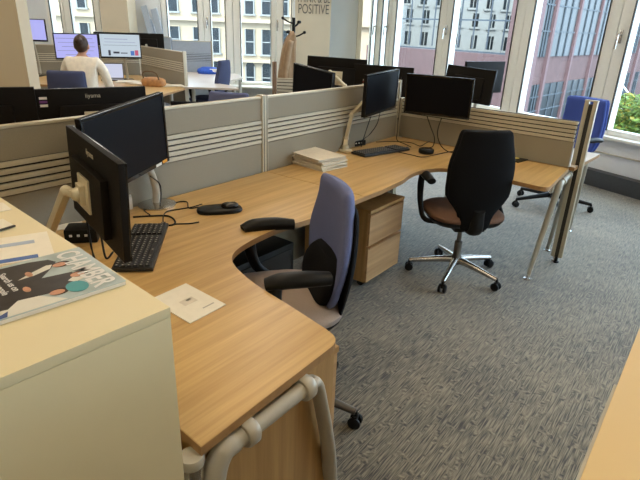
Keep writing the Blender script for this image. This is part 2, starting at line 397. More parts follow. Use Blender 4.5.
# pale building seen through the far windows
t = thing('stone_building', 'sunlit pale limestone building with sash windows beyond the far left windows', 'building', (-12, 45, -5.5))
ay, by = (0, 45), (1, 45)
b = BM(); bx(b, (-13, 49, 2), (34, 8, 15)); obj('wall', b, 'limestone', t, world=True)
def zz(py): return hit(220, py, ay, by).z
cols = [168.5, 194, 245.5, 262, 211, 279, 228, 150, 135, 120, 99, 82]
for (y0, y1, arch) in ((-29, -4, 0), (-14.5, 13, 0), (28, 53, 0), (65, 87, 1)):
    if y0 == -29: continue
    for cx in cols:
        a = hit(cx, 40, ay, by).x; w_ = .72 if cx != 168.5 else .95
        z0, z1 = zz(y1), zz(y0)
        b = BM(); bx(b, (a + w_ / 2, 44.98, (z0 + z1) / 2), (w_, .1, z1 - z0))
        if arch:
            cyl(b, (a + w_ / 2, 45.03, z1 - .02), (a + w_ / 2, 44.945, z1 - .02), w_ / 2, n=24)
        wd = obj('window', b, 'outglass', t, world=True)
        b = BM()
        for q in (0, w_): bx(b, (a + q, 44.94, (z0 + z1) / 2), (.09, .2, z1 - z0))
        bx(b, (a + w_ / 2, 44.92, (z0 + z1) / 2), (w_, .12, .08)); bx(b, (a + w_ / 2, 44.9, z0 - .05), (w_ + .3, .3, .12))
        obj('sash_frame', b, 'whitestone', wd, world=True)
b = BM()
for py in (20, 59.5): bx(b, (-13, 44.8, zz(py)), (36, .5, .25))
obj('cornice', b, 'limestone', t, world=True)
# pale building behind the podium, seen through the right hand windows
t = thing('office_block', 'white stone block with rows of square windows behind the pink podium', 'building', (12, 52, -5.5))
a2, b2 = (0, 50), (1, 50)
b = BM(); bx(b, (24, 54, 2.5), (34, 8, 16)); obj('wall', b, 'whitestone', t, world=True)
for r_, (yy) in enumerate([(-30, -19), (-9, 2), (8, 21), (30, 43)]):
    for k in range(9):
        cx = 386 + k * 16.5 + (5 if r_ % 2 else 7)
        sl_ = .087 * (cx - 391) * .75
        p0 = hit(cx - 3.7, yy[1] + sl_, a2, b2); p1 = hit(cx + 3.7, yy[0] + sl_, a2, b2)
        b = BM(); bx(b, ((p0.x + p1.x) / 2, 49.98, (p0.z + p1.z) / 2), (p1.x - p0.x, .1, p1.z - p0.z))
        wd = obj('window', b, 'outglass', t, world=True)
        b = BM(); bx(b, ((p0.x + p1.x) / 2, 49.93, p0.z - .1), (p1.x - p0.x + .4, .2, .15)); bx(b, ((p0.x + p1.x) / 2, 49.93, (p0.z + p1.z) / 2), (.06, .1, p1.z - p0.z)); obj('sill', b, 'whitestone', wd, world=True)
# pink building: corner nearest to us, left wing low, right wing tall with pilasters
cX = hit(522, 50, (0, 26), (1, 26)); lX = hit(378, 40, (0, 34), (1, 34)); rX = hit(600, 50, (0, 34.5), (1, 34.5))
cX = Vector((cX.x, 26)); lX = Vector((lX.x, 34)); rX = Vector((rX.x, 34.5)); rE = cX + (rX - cX) * 2.2
ztop = hit(500, 55, cX, lX).z
t = thing('pink_building', 'pink brick building with slanting stone pilasters and tall dark windows', 'building', (cX.x, 27, -5.5))
def wallseg(bm, a, b, z0, z1, th=1.0):
    d = (b - a).normalized(); n_ = Vector((-d.y, d.x))
    if n_.y < 0: n_ = -n_
    prism(bm, [a, b, b + n_ * th, a + n_ * th], z0, z1); return bm
b = BM(); wallseg(b, lX + (lX - cX) * .1, cX, -5.5, ztop, .8); obj('podium', b, 'pink', t, world=True)
b = BM(); wallseg(b, cX, rE, -5.5, 9, .8); obj('tower_wall', b, 'pink', t, world=True)
# glass curtain grid above the podium
b = BM(); dL = (cX - lX)
for k in range(12):
    p = lX + dL * (k / 11.0); bx(b, (p.x, p.y + .6, (ztop + 6) / 2 + .2), (.07, .07, 6 - ztop))
for z in (ztop + .05, ztop + 1.55, ztop + 3.05, ztop + 4.6):
    beam(b, (lX.x, lX.y + .6, z), (cX.x, cX.y + .6, z), .07, .07)
obj('railing_grid', b, 'bluegrid', t, world=True, label='dark metal glazing grid above the pink podium')
zl = hit(560, 56, cX, rX).z
edges = [(536, 544), (548, 568), (571, 589), (591, 603), (606, 612), (617, 624), (628, 634), (638, 643)]
pr = None
for (x0, x1) in edges:
    p0 = hit(x0, 56, cX, rX).to_2d(); p1 = hit(x1, 56, cX, rX).to_2d()
    d = (rX - cX).normalized(); nn = Vector((d.y, -d.x))
    for (z0, z1) in ((zl, zl + 3.4), (zl + 3.6, zl + 8), (-2.9, zl - 1.35)):
        b = BM(); prism(b, [p0 + nn * .06, p1 + nn * .06, p1 - nn * .05, p0 - nn * .05], z0, z1)
        wd = obj('window', b, 'outglass', t, world=True)
        b = BM(); L_ = (p1 - p0).length
        for k in range(1, 3):
            q = p0 + (p1 - p0) * k / 3; bx(b, (q.x + nn.x * .08, q.y + nn.y * .08, (z0 + z1) / 2), (.06, .06, z1 - z0))
        for k in (.35, .7): beam(b, Vector((p0.x + nn.x * .08, p0.y + nn.y * .08, z0 + (z1 - z0) * k)), Vector((p1.x + nn.x * .08, p1.y + nn.y * .08, z0 + (z1 - z0) * k)), .06, .06)
        obj('glazing_bar', b, 'bluegrid', wd, world=True)
    if pr is not None:
        q = (pr + p0) / 2; wq = (p0 - pr).length * .5
        b = BM(); d2 = d * wq / 2; prism(b, [q - d2 + nn * .16, q + d2 + nn * .16, q + d2 - nn * .05, q - d2 - nn * .05], -5.5, 8.8)
        obj('pilaster', b, 'pinkpil', t, world=True)
    pr = p1
q = hit(529, 56, cX, rX).to_2d()
b = BM(); d2 = d * .6; prism(b, [q - d2 + nn * .16, q + d2 + nn * .16, q + d2 - nn * .05, q - d2 - nn * .05], -5.5, 8.8); obj('pilaster', b, 'pinkpil', t, world=True)
# shopfront bits and a pedestrian in red on the street
b = BM()
for k, x in enumerate((.1, .35, .62, .85)):
    q = cX + dL * -1 * (x * .5); bx(b, (q.x, q.y - .1, -3.4), (1.6, .3, 2.2))
obj('shop_window', b, 'outglass', t, world=True)
# shrub outside the sill
def shrub(name, lab, c, rad, n, grp=None):
    t = thing(name, lab, 'shrub', (c[0], c[1], -.25), 0, grp)
    b = BM()
    for k in range(9):
        a = random.random() * 2 * PI; e = V(c[0] + math.cos(a) * rad * .6, c[1] + math.sin(a) * rad * .5, c[2] + random.uniform(-.1, .4))
        tube(b, [V(c[0], c[1], -.25), V(c[0], c[1], .1) + (e - V(*c)) * .3, e], [.012, .009, .004], n=5, sm=3)
    obj('stem', b, 'bark', t, world=True)
    for mname, cnt, pn in (('leaf', n, 'foliage'), ('leafy', n // 4, 'yellow_foliage')):
        b = BM()
        for k in range(cnt):
            th = random.random() * 2 * PI; ph = math.acos(random.uniform(-.8, 1)); rr = rad * (random.random() ** .35)
            p = V(c[0] + rr * math.sin(ph) * math.cos(th), c[1] + rr * math.sin(ph) * math.sin(th) * .8, c[2] + rr * math.cos(ph) * .9)
            u = Vector((random.gauss(0, 1), random.gauss(0, 1), random.gauss(0, .6))).normalized(); v = u.orthogonal().normalized(); w_ = u.cross(v)
            l = random.uniform(.03, .055)
            q = [p - u * l, p + v * l * .45, p + u * l, p - v * l * .45]
            vs = [b.verts.new(x) for x in q] + [b.verts.new(p + w_ * .008)]
            for i in range(4): b.faces.new((vs[i], vs[(i + 1) % 4], vs[4]))
        obj(pn, b, mname, t, world=True, label='yellowing leaves' if mname == 'leafy' else None)
pA = hit(622, 122, (0, 8.1), (1, 8.1)); 
bm = BM(); bx(bm, ((S0 + S1) / 2, 1.6, -.35), (S1 - S0, 2.4, .2), MR); struct('terrace', bm, 'asphalt')
sh = MR @ V(-.35, 1.1, .42)
shrub('leafy_shrub', 'bright green bush outside the window just right of the blue office chair', hit(626, 124, (3.2, 7.6), (4.2, 6.0)), .42, 1500)
shrub('leafy_shrub', 'green bush outside the window cut off by the right edge of the photo', hit(672, 118, (3.2, 7.6), (4.2, 6.0)), .45, 1500)
for i, (x0, y0, x1, y1, l) in enumerate([(605, 82, 618, 104, 'slanting pale metal stay outside the window, the left of two'), (623, 86, 638, 106, 'slanting pale metal stay outside the window, the right of two')]):
    b = BM(); pa = hit(x0, y0, (3.2, 9.3), (4.6, 7.8)); pb = hit(x1 + (x1 - x0) * 1.6, y1 + (y1 - y0) * 1.6, (3.2, 8.9), (4.6, 7.4)); cyl(b, pa, pb, .012, n=8)
    tag(obj('metal_stay', b, 'white'), l, 'stay')

# ================================================================== CABINETS
def cabinet(name, lab, corner, ex, ey, L, D, ht, m_top, m_body):
    """corner world xy, ex/ey unit axes, L along ex, D along ey"""
    mt = frame_mtx((corner[0], corner[1], 0), ex, ey, (0, 0, 1))
    t = thing(name, lab, 'cabinet', (corner[0], corner[1], 0))
    b = BM(); bx(b, (L / 2, D / 2, ht / 2 - .01), (L, D, ht - .02), mt, bev=.003); obj('body', b, m_body, t, world=True, smooth=.6)
    b = BM(); bx(b, (L / 2, D / 2, ht - .010), (L + .0005, D + .0005, .0199), mt, bev=.002); obj('top', b, m_top, t, world=True, smooth=.6)
    return t, mt
e1 = Vector((-.62, -.785, 0)).normalized(); e2 = Vector((-.785, .62, 0)).normalized() if False else Vector((-e1.y * -1, 0, 0))
c0 = P(170, 307, 1.085)
e1 = (P(0, 378, 1.085) - c0).normalized(); e2 = (P(0, 197, 1.085) - c0).normalized()
t, mt = cabinet('filing_cabinet', 'cream metal filing cabinet at the left with a magazine and papers on top', c0, e1, e2, 1.0, 1.05, 1.085, 'cream', 'cream')
CT = 1.085
e3 = (P(640, 327, CT) - P(580, 480, CT)).normalized(); c3 = P(580, 480, CT) - e3 * .75
e4 = Vector((e3.y, -e3.x, 0))
t, mt3 = cabinet('storage_cupboard', 'tan topped storage cupboard in the bottom right corner of the photo', c3, e3, e4, 1.75, .45, CT, 'tan', 'cream')
b = BM(); bx(b, (.6, -.006, .5), (1.1, .010, .95), mt3, bev=.002); dd = obj('door', b, 'greytube', t, world=True, label='grey door')
b = BM(); bx(b, (1.05, -.016, .75), (.014, .012, .12), mt3, bev=.003); obj('handle', b, 'chrome', dd, world=True)

# papers on the cabinet
def sheet(bm, quad, z, th):
    lo = [bm.verts.new((p.x, p.y, z)) for p in quad]; hi = [bm.verts.new((p.x, p.y, z + th)) for p in quad]
    bm.faces.new(hi); bm.faces.new(lo[::-1])
    for i in range(4): bm.faces.new((lo[i], lo[(i + 1) % 4], hi[(i + 1) % 4], hi[i]))
ma = P(125, 281.5, CT + .006); mb = P(79, 248.5, CT + .006); mu = (mb - ma).normalized(); mv = Vector((-mu.y, mu.x, 0))
if mv.x > 0: mv = -mv
MAGT = CT + .009
mmag = frame_mtx((ma.x, ma.y, MAGT), mu * -1, mv * -1, (0, 0, 1))  # placeholder, redefined below
# magazine local frame: x across the cover left->right as read, y up the cover; origin bottom-left
org = ma + mv * .297; X_ = mu; Y_ = mv * -1
# reading direction: title starts at far corner (mb) and ends at ma
org = mb + mv * .297; X_ = mu * -1; Y_ = mv * -1
MG = frame_mtx((org.x, org.y, CT + .0005), X_, Y_, (0, 0, 1))
MG[0][2] = 0; MG[1][2] = 0
t = thing('magazine', 'glossy business magazine with people in dark suits on its cover', 'magazine', (org.x, org.y, CT))
b = BM(); bx(b, (.105, .1485, .004), (.21, .297, .007), MG); obj('pages', b, 'paper', t, world=True)
b = BM(); bx(b, (.105, .1485, .0082), (.211, .298, .0010), MG); cov = obj('cover', b, mat('cover_backdrop', (.42, .50, .50), .3, noise=.25, nscale=14), t, world=True)
def flat(poly, z, m, par, name):
    b = BM(); prism(b, [(p[0], p[1]) for p in poly], z, z + .0003); b.transform(MG); return obj(name, b, m, par, world=True)
def ell(cx, cy, a, b_, n=18, rot=0): return [(cx + a * math.cos(2 * PI * i / n) * math.cos(rot) - b_ * math.sin(2 * PI * i / n) * math.sin(rot), cy + a * math.cos(2 * PI * i / n) * math.sin(rot) + b_ * math.sin(2 * PI * i / n) * math.cos(rot)) for i in range(n)]
suit = mat('cover_dark_suit', (.035, .03, .03), .35, noise=.3, nscale=40); face = mat('cover_face', (.55, .28, .17), .35, noise=.2, nscale=60)
teal = mat('cover_teal', (.06, .30, .33), .35); lt = mat('cover_light', (.70, .68, .60), .35); nav = mat('cover_navy', (.05, .09, .25), .35); pale = mat('cover_pale_print', (.62, .62, .56), .35, noise=.2, nscale=30)
Z0 = .0088
MI = MG.inverted()
def mg(x, y): q = MI @ P(x, y, CT + .009); return (min(max(q.x, .002), .208), min(max(q.y, .002), .295))
def art(pts, k, m_, nm): flat([mg(*p) for p in pts], Z0 + .0001 * k, m_, cov, nm)
art([(70, 300), (40, 318), (10, 328), (-6, 318), (10, 302), (38, 296)], 0, lt, 'printed_coat')
art([(56, 262), (48, 272), (30, 290), (8, 310), (-20, 316), (-40, 290), (-10, 272), (28, 263), (48, 260)], 1, suit, 'printed_suit')
art([(72, 272), (80, 280), (66, 288), (48, 294), (22, 300), (6, 304), (18, 290), (40, 279)], 2, suit, 'printed_suit')
art([(52, 265), (50, 269), (34, 276), (18, 281), (30, 274), (46, 266)], 3, lt, 'printed_collar')
art([(86, 273), (84, 278), (76, 282), (68, 281), (74, 276)], 3, lt, 'printed_collar')
for k, (fx, fy) in enumerate(((60, 265), (78, 274.5), (58, 292.5))):
    c_ = mg(fx, fy)
    flat(ell(c_[0] - .001, c_[1] + .003, .0125, .0165), Z0 + .0005, 'hair', cov, 'printed_hair')
    flat(ell(c_[0], c_[1] - .001, .0095, .0130), Z0 + .0008, face, cov, 'printed_face')
for (fx, fy) in ((29, 275), (27, 290)): flat(ell(*mg(fx, fy), .012, .006), Z0 + .0008, face, cov, 'printed_hand')
art([(8, 312), (-2, 318), (-14, 330), (8, 318)], 6, nav, 'printed_skirt')
flat(ell(.175, .222, .023, .019), Z0 + .0006, teal, cov, 'teal_badge')
def magtext(s, size, x, y, sx=1., m='white'):
    text('lettering', s, size, MG @ Matrix.Translation(V(x, y, .0102)), m, cov, ext=.0001, sx=sx, label='white lettering', bold=size * .025)
magtext('CHAMBER', .060, .107, .262, .70)
c_ = mg(9, 283); magtext('Search us on', .017, c_[0], c_[1]); c_ = mg(2, 291); magtext('people', .017, c_[0], c_[1])
# letter and note papers
def paper(name, lab, quad, m='paper', th=.0012, z=CT + .0006, cat='paper', extra=None, grp=None):
    c = sum(quad, Vector()) / 4
    t = thing(name, lab, cat, (c.x, c.y, z), 0, grp)
    b = BM(); sheet(b, quad, z, th); obj('sheet', b, m, t, world=True)
    return t
q1 = P(47, 232, CT); u_ = (P(55, 256, CT) - q1); u_.normalize(); v_ = Vector((-u_.y, u_.x, 0)); v_ = v_ if v_.x < 0 else -v_
quad = [q1, q1 + u_ * .155, q1 + u_ * .155 + v_ * .22, q1 + v_ * .22]
t = paper('printed_letter', 'white printed sheet with blue bands lying beside the magazine', quad)
for (f0, f1, m_) in ((.28, .40, mat('pale_blue_band', (.38, .46, .58), .6)), (.84, .96, mat('blue_band', (.08, .16, .42), .6))):
    b = BM(); qq = [q1 + u_ * .155 * f0 + v_ * .03, q1 + u_ * .155 * f1 + v_ * .03, q1 + u_ * .155 * f1 + v_ * .21, q1 + u_ * .155 * f0 + v_ * .21]
    sheet(b, qq, CT + .002, .0003); obj('printed_band', b, m_, t, world=True)
q1 = P(15, 227, CT)
quad = [q1, P(3, 220, CT), P(-20, 226, CT), P(-8, 234, CT)]
t = paper('note_card', 'small cream card with a dark edge behind the letter', quad, th=.003)
b = BM(); beam(b, quad[0] + V(.001, -.001, .004), quad[3] + V(.001, -.001, .004), .006, .003); obj('dark_edge', b, 'dark', t, world=True, label='dark edge')
quad = [P(12, 210, CT), P(3, 203, CT), P(-30, 206, CT), P(-20, 216, CT)]
paper('loose_sheet', 'blank pale sheet at the back edge of the cream cabinet', quad)

# ================================================================== DESKS
DZ0, DZ1 = .705, .730
def fillet(pts, idx, r, k=6):
    out = []
    for i, p in enumerate(pts):
        if i not in idx: out.append(p); continue
        p = Vector(p[:2]); a = Vector(pts[i - 1][:2]); b = Vector(pts[(i + 1) % len(pts)][:2])
        u = (a - p).normalized(); v = (b - p).normalized()
        for j in range(k + 1):
            t = j / k; p0 = p + u * r; p2 = p + v * r
            q = p0 * (1 - t) ** 2 + p * 2 * t * (1 - t) + p2 * t * t; out.append((q.x, q.y))
    return out
def sm2(pts, k=5): return [(p.x, p.y) for p in smoothpath([Vector((p[0], p[1], 0)) for p in pts], k)]
def worktop(t, poly, m='desk', z0=DZ0, z1=DZ1, me='edge'):
    b = BM(); f, s = prism(b, poly, z0, z1)
    for x in s: x.material_index = 1
    es = list(f[0].edges)
    bmesh.ops.bevel(b, geom=es, offset=.0014, segments=2, affect='EDGES')
    return obj('worktop', b, [m, me], t, world=True)
T1 = 2.225
notch = sm2([(-.09, 1.44), (-.21, 1.57), (-.30, 1.70), (-.33, 1.79), (-.315, 1.88), (-.255, 2.00), (-.17, 2.12), (-.085, 2.20), (-.04, 2.245)])
seam0 = A(T1 - .0006, 1.385); seam1 = A(T1 - .0006, 2.09)
polyA = [tuple(A(.528, .685)[:2]), (.072, 1.258)] + notch + [tuple(seam0[:2]), tuple(seam1[:2]), tuple(A(.635, 2.09)[:2])]
polyA = fillet(polyA, {1}, .055)
tA = thing('workstation_desk', 'curved beech desk in the foreground with a scooped edge for the blue chair', 'desk', tuple(A(1.3, 1.5)))
worktop(tA, polyA)
# end frame of desk A, outside the end edge (fixed along t at n=.70)
def clamp(bm, p, d, r=.034, w_=.035):
    tube(bm, [p - d * w_ / 2, p - d * w_ * .35, p + d * w_ * .35, p + d * w_ / 2], [r * .88, r, r, r * .88], n=20, sm=1)
zb = .672; na = .688
b = BM(); tube(b, [A(.60, na, zb), A(.90, na, zb)], .0215, n=16, sm=1); obj('rail', b, 'greytube', tA, world=True, smooth=.9)
for tt in (.665, .875):
    b = BM(); clamp(b, A(tt, na, zb), Vector((.6, .8, 0))); tube(b, [A(tt, na, zb), A(tt, na + .06, zb + .03)], .016, n=10, sm=1); obj('clamp', b, 'greytube', tA, world=True, smooth=.9, label='grey clamp bracket')
b = BM(); tube(b, [A(.885, na, zb), A(.918, na, zb - .006), A(.942, na, .60), A(.995, na + .002, .40), A(1.045, na + .02, .20), A(1.085, na + .035, .02)], [.024, .025, .025, .026, .028, .026], n=16, sm=6, flat=.62, up=(-.8, .6, 0)); obj('leg', b, 'greytube', tA, world=True, smooth=1.2)
b = BM(); tube(b, [A(.625, na, zb), A(.585, na, zb - .004), A(.555, na - .002, .61), A(.535, na - .004, .45), A(.52, na, .2), A(.515, na, .02)], [.024, .026, .028, .030, .03, .028], n=16, sm=6); obj('leg', b, 'greytube', tA, world=True, smooth=1.2)
# chrome post with cap at the desk corner
pc = P(191, 455, .705)
t = thing('post', 'round chrome post with a flat grey cap at the near desk corner', 'post', (pc.x, pc.y, 0))
b = BM(); cyl(b, (0, 0, 0), (0, 0, .69), .025, n=28); obj('tube', b, 'chrome', t, smooth=.8)
b = BM(); lathe(b, [(.027, .682), (.0275, .686), (.0275, .700), (.025, .705)], n=28); obj('cap', b, 'greytube', t, smooth=.8, label='pale grey cap')
# pedestals
MA = frame_mtx((0, 0, 0), (.6, .8, 0), (-.8, .6, 0), (0, 0, 1))
def pedestal(lab, t0, t1, n0, n1, ht, face, castor=True):
    """face: '-n' drawers on the low-n side, '+t' drawers on the high-t side"""
    c = A((t0 + t1) / 2, (n0 + n1) / 2)
    t = thing('drawer_pedestal', lab, 'drawers', tuple(c))
    z0 = .05 if castor else .0; th = .018
    a0, a1, b0, b1 = t0, t1, n0, n1
    if face == '-n': b0 += th
    if face == '+t': a1 -= th
    b = BM(); bx(b, ((a0 + a1) / 2, (b0 + b1) / 2, (z0 + ht - .02) / 2), (a1 - a0, b1 - b0, ht - .02 - z0), MA, bev=.001); obj('carcass', b, 'pedwood', t, world=True)
    b = BM(); bx(b, ((t0 + t1) / 2, (n0 + n1) / 2, ht - .010), (t1 - t0 + .004, n1 - n0 + .004, .02), MA, bev=.002); obj('top', b, 'pedwood', t, world=True)
    hs = [(z0 + .005, z0 + (ht - z0) * .50), (z0 + (ht - z0) * .51 + .008, ht - .026)]
    for (a, c_) in hs:
        b = BM()
        if face == '-n': bx(b, ((t0 + t1) / 2, n0 + th / 2, (a + c_) / 2), (t1 - t0 - .004, th, c_ - a), MA, bev=.0015)
        else: bx(b, (t1 - th / 2, (n0 + n1) / 2, (a + c_) / 2), (th, n1 - n0 - .004, c_ - a), MA, bev=.0015)
        d_ = obj('drawer', b, 'drawer', t, world=True)
        b = BM()
        if face == '-n': bx(b, ((t0 + t1) / 2, n0 - .001, c_ - .006), (t1 - t0 - .02, .006, .010), MA)
        else: bx(b, (t1 + .001, (n0 + n1) / 2, c_ - .006), (.006, n1 - n0 - .02, .010), MA)
        obj('grip', b, 'edge', d_, world=True)
    if castor:
        for sx in (a0 + .05, a1 - .05):
            for sy in (b0 + .05, b1 - .05):
                b = BM(); p = A(sx, sy, .024); cyl(b, p + A(-.01, 0), p + A(.01, 0), .024, n=14); bx(b, (sx, sy, .046), (.03, .03, .008), MA); obj('castor', b, 'black', t, world=True)
    return t
pedestal('beech pedestal under the end of the foreground desk behind the grey tube leg', .56, 1.072, .722, 1.28, .685, '+t', castor=False)
pf = P(365, 290.6, 0.0); tf = pf.x * .6 + pf.y * .8; nf = -pf.x * .8 + pf.y * .6
pedestal('beech two drawer mobile pedestal under the desk beside the blue chair', tf, tf + .405, nf, nf + .50, .535, '-n')

# desk B
P2 = Vector((.581, 4.337, 0)); PE = Vector((1.655, 3.425, 0)); SD = (PE - P2).normalized(); SN = Vector((-SD.y, SD.x, 0))   # SN away from camera
if SN.y < 0: SN = -SN
fr = sm2([tuple(P(382, 190, .73)[:2]), (.40, 2.85), (.475, 2.965), (.53, 3.08), (.60, 3.18), (.69, 3.25), (.80, 3.275), (.93, 3.20), (1.14, 3.05)])
polyB = [tuple(A(T1 + .0006, 1.385)[:2])] + fr + [tuple(P(548, 188.5, .73)[:2]), tuple((PE - SN * .03 - SD * .0)[:2]), tuple((P2 - SN * .03 + SD * .01)[:2]), tuple(A(T1 + .0006, 2.09)[:2])]
polyB = fillet(polyB, {len(fr) + 1}, .06)
tB = thing('workstation_desk', 'curved beech desk in the corner between the two grey screens', 'desk', (.6, 3.6, 0))
worktop(tB, polyB)
def endframe(t, pa, pb, out, foot_a, foot_b, zb=.665, m='greytube'):
    """rail from pa to pb (xy) under an end edge, legs to the two feet"""
    d = (pb - pa).normalized()
    A0 = Vector((pa.x, pa.y, zb)); B0 = Vector((pb.x, pb.y, zb))
    b = BM(); tube(b, [A0, B0], .021, n=14, sm=1); obj('rail', b, m, t, world=True, smooth=.9)
    for f in (.2, .8):
        b = BM(); p = A0.lerp(B0, f); clamp(b, p, d, .029, .035); tube(b, [p, p - out * .06 + V(0, 0, .03)], .014, n=8, sm=1); obj('clamp', b, m, t, world=True, smooth=.9, label='grey clamp bracket')
    for (p, q, s) in ((A0, foot_a, -1), (B0, foot_b, 1)):
        b = BM(); k = p + d * s * .035 + V(0, 0, -.03)
        tube(b, [p - d * s * .01, p + d * s * .02 + V(0, 0, -.004), k.lerp(q, .08), k.lerp(q, .5), k.lerp(q, .97)], [.022, .022, .021, .019, .014], n=14, sm=5, flat=.8, up=out); lg = obj('leg', b, m, t, world=True, smooth=1.2)
        b = BM(); lathe(b, [(.026, 0), (.026, .006), (.012, .010), (.009, .03)], c=(q.x, q.y, .001), n=18); obj('foot', b, 'chrome', lg, world=True, smooth=.8, label='chrome levelling foot')
outB = Vector((.8, -.6, 0))
ra = P(560, 183.5, .665); rb = P(575, 167.5, .665); 
fa = P(527, 279, 0); ed = (rb - ra).normalized()
endframe(tB, ra, ra + ed * .34, outB, fa, fa + ed * .62)
# desks on the far side of the long screen and of the short screen
def plain_desk(lab, poly, m='desk', legs=(), me='edge', grp=None, name='workstation_desk'):
    c = Vector((sum(p[0] for p in poly) / len(poly), sum(p[1] for p in poly) / len(poly), 0))
    t = thing(name, lab, 'desk', tuple(c), 0, grp); worktop(t, poly, m, me=me)
    for (x, y) in legs:
        b = BM(); tube(b, [(x, y, .70), (x, y, .35), (x, y, .02)], [.024, .026, .02], n=12, sm=3); lg = obj('leg', b, 'greytube', t, world=True, smooth=1)
        b = BM(); lathe(b, [(.026, 0), (.026, .006), (.012, .01), (.009, .03)], c=(x, y, .001), n=16); obj('foot', b, 'chrome', lg, world=True, smooth=.8)
    return t
def a2(t_, n_): p = A(t_, n_); return (p.x, p.y)
plain_desk('beech desk hidden behind the long screen under the two branded black monitors', [a2(.54, 2.15), a2(2.21, 2.15), a2(2.21, 2.9), a2(.54, 2.9)], legs=[a2(.62, 2.8), a2(2.1, 2.8), a2(.62, 2.2), a2(2.1, 2.2)])
plain_desk('beech desk behind the long screen carrying three dark monitors', [a2(2.24, 2.15), a2(3.78, 2.15), a2(3.9, 3.0), a2(2.6, 2.95), a2(2.24, 2.9)], legs=[a2(2.32, 2.8), a2(3.7, 2.9), a2(2.32, 2.2), a2(3.7, 2.2)])
nb0 = P2 + SN * .03 + SD * .06; nb1 = PE + SN * .03 + SD * .02
pcn = P(592, 152.5, .73)
lenb = (Vector((pcn.x, pcn.y, 0)) - PE).dot(SN)
tC = plain_desk('pale desk beyond the short screen carrying two black monitors', [tuple(nb0[:2]), tuple(nb1[:2]), tuple((nb1 + SN * (lenb - .03))[:2]), tuple((nb0 + SN * (lenb - .03))[:2])], m='whitedesk', me='edge', legs=[tuple((P2 + SN * .5 + SD * .3)[:2])])
rr = P(577, 170, .665); rr2 = P(586, 160, .665); ed2 = (rr2 - rr).normalized()
ff = P(568.5, 231, 0)
endframe(tC, rr, rr + ed2 * .4, SD, Vector(((PE + SN * .12)[0], (PE + SN * .12)[1], 0)), ff)

# ================================================================== SCREENS (PARTITIONS)
def partition(lab, a, b_, ztop, posts=(1, 1), zbot=.42, flat_top=True, grp=None, nsl=5, cat='partition', pm='panel', z_s0=.898, z_s1=1.035, ph=None, slm='slat', bottom=None):
    """a,b world xy end points of the panel"""
    a = Vector((a[0], a[1], 0)); b_ = Vector((b_[0], b_[1], 0)); d = (b_ - a); L = d.length; d.normalize(); n_ = Vector((-d.y, d.x, 0))
    mt = frame_mtx(a, d, n_, (0, 0, 1)); mid = (a + b_) / 2
    t = thing('desk_screen', lab, cat, (mid.x, mid.y, 0), 0, grp)
    pw = .022; x0 = pw if posts[0] else 0; x1 = L - (pw if posts[1] else 0)
    b = BM(); bx(b, ((x0 + x1) / 2, 0, (zbot + z_s0) / 2), (x1 - x0, .028, z_s0 - zbot), mt)
    if ztop - z_s1 > .02: bx(b, ((x0 + x1) / 2, 0, (z_s1 + ztop - .012) / 2), (x1 - x0, .028, ztop - .012 - z_s1), mt)
    obj('panel', b, pm, t, world=True)
    b = BM(); h_ = (z_s1 - z_s0) / nsl
    for k in range(nsl): bx(b, ((x0 + x1) / 2, 0, z_s0 + h_ * (k + .5)), (x1 - x0 - .004, .038, h_ * .72), mt, bev=.003)
    obj('slats', b, slm, t, world=True)
    b = BM(); bx(b, ((x0 + x1) / 2, 0, (z_s0 + z_s1) / 2), (x1 - x0 - .002, .014, z_s1 - z_s0), mt); obj('slat_backing', b, 'dark', t, world=True)
    b = BM(); bx(b, ((x0 + x1) / 2, 0, ztop - .005), (x1 - x0, .036, .012), mt, bev=.003); obj('top_rail', b, 'post', t, world=True)
    for k, xx in ((0, pw / 2), (1, L - pw / 2)):
        if posts[k]:
            hh = (ph or ztop + .008)
            b = BM(); bx(b, (xx, 0, hh / 2), (pw, .05, hh), mt, bev=.003); q = obj('post', b, 'post', t, world=True, smooth=.6)
            b = BM(); bx(b, (xx, -.0255, hh / 2 + .1), (.004, .003, hh - .2), mt); obj('groove', b, 'dark', q, world=True)
    return t
partition('long grey screen with slats behind the two near monitors', a2(.60, 2.12), a2(T1 - .001, 2.12), 1.165, zbot=.04)
partition('long grey screen with slats behind the pile of folders', a2(T1 + .001, 2.12), a2(3.80, 2.12), 1.165, zbot=.04)
partition('low slatted screen across the end behind the black chair', tuple((P2 + SD * .035)[:2]), tuple((PE - SD * .01)[:2]), 1.03, posts=(1, 0), zbot=.732)
# tall end post of the short screen
t = thing('screen_post', 'tall double rail end post beside the royal blue chair', 'post', (PE.x, PE.y, 0))
pe = P(553, 252.5, .0); 
pq = Vector((PE.x + .035, PE.y + .005, 0)) + ed * .09; foot = V(pq.x + .015, pq.y + .06, 0)
az = math.atan2(SD.y, SD.x)
for k, o_ in enumerate((-.026, .026)):
    b = BM(); c_ = pq + SD * o_; bx(b, (c_.x, c_.y, .60), (.026, .034, 1.11), rz=az, bev=.004); obj('rail', b, 'post', t, world=True, smooth=.6)
b = BM(); bx(b, (pq.x, pq.y, .59), (.030, .022, 1.09), rz=az); obj('infill', b, 'dark', t, world=True, label='dark groove strip')
b = BM(); bx(b, (pq.x, pq.y, 1.158), (.082, .038, .008), rz=az, bev=.002); obj('cap', b, 'post', t, world=True)
b = BM(); cyl(b, (pq.x, pq.y, 0), (pq.x, pq.y, .06), .012, n=12); lathe(b, [(.022, 0), (.022, .008), (.012, .012)], c=(pq.x, pq.y, .0005)); obj('foot', b, 'black', t, world=True)

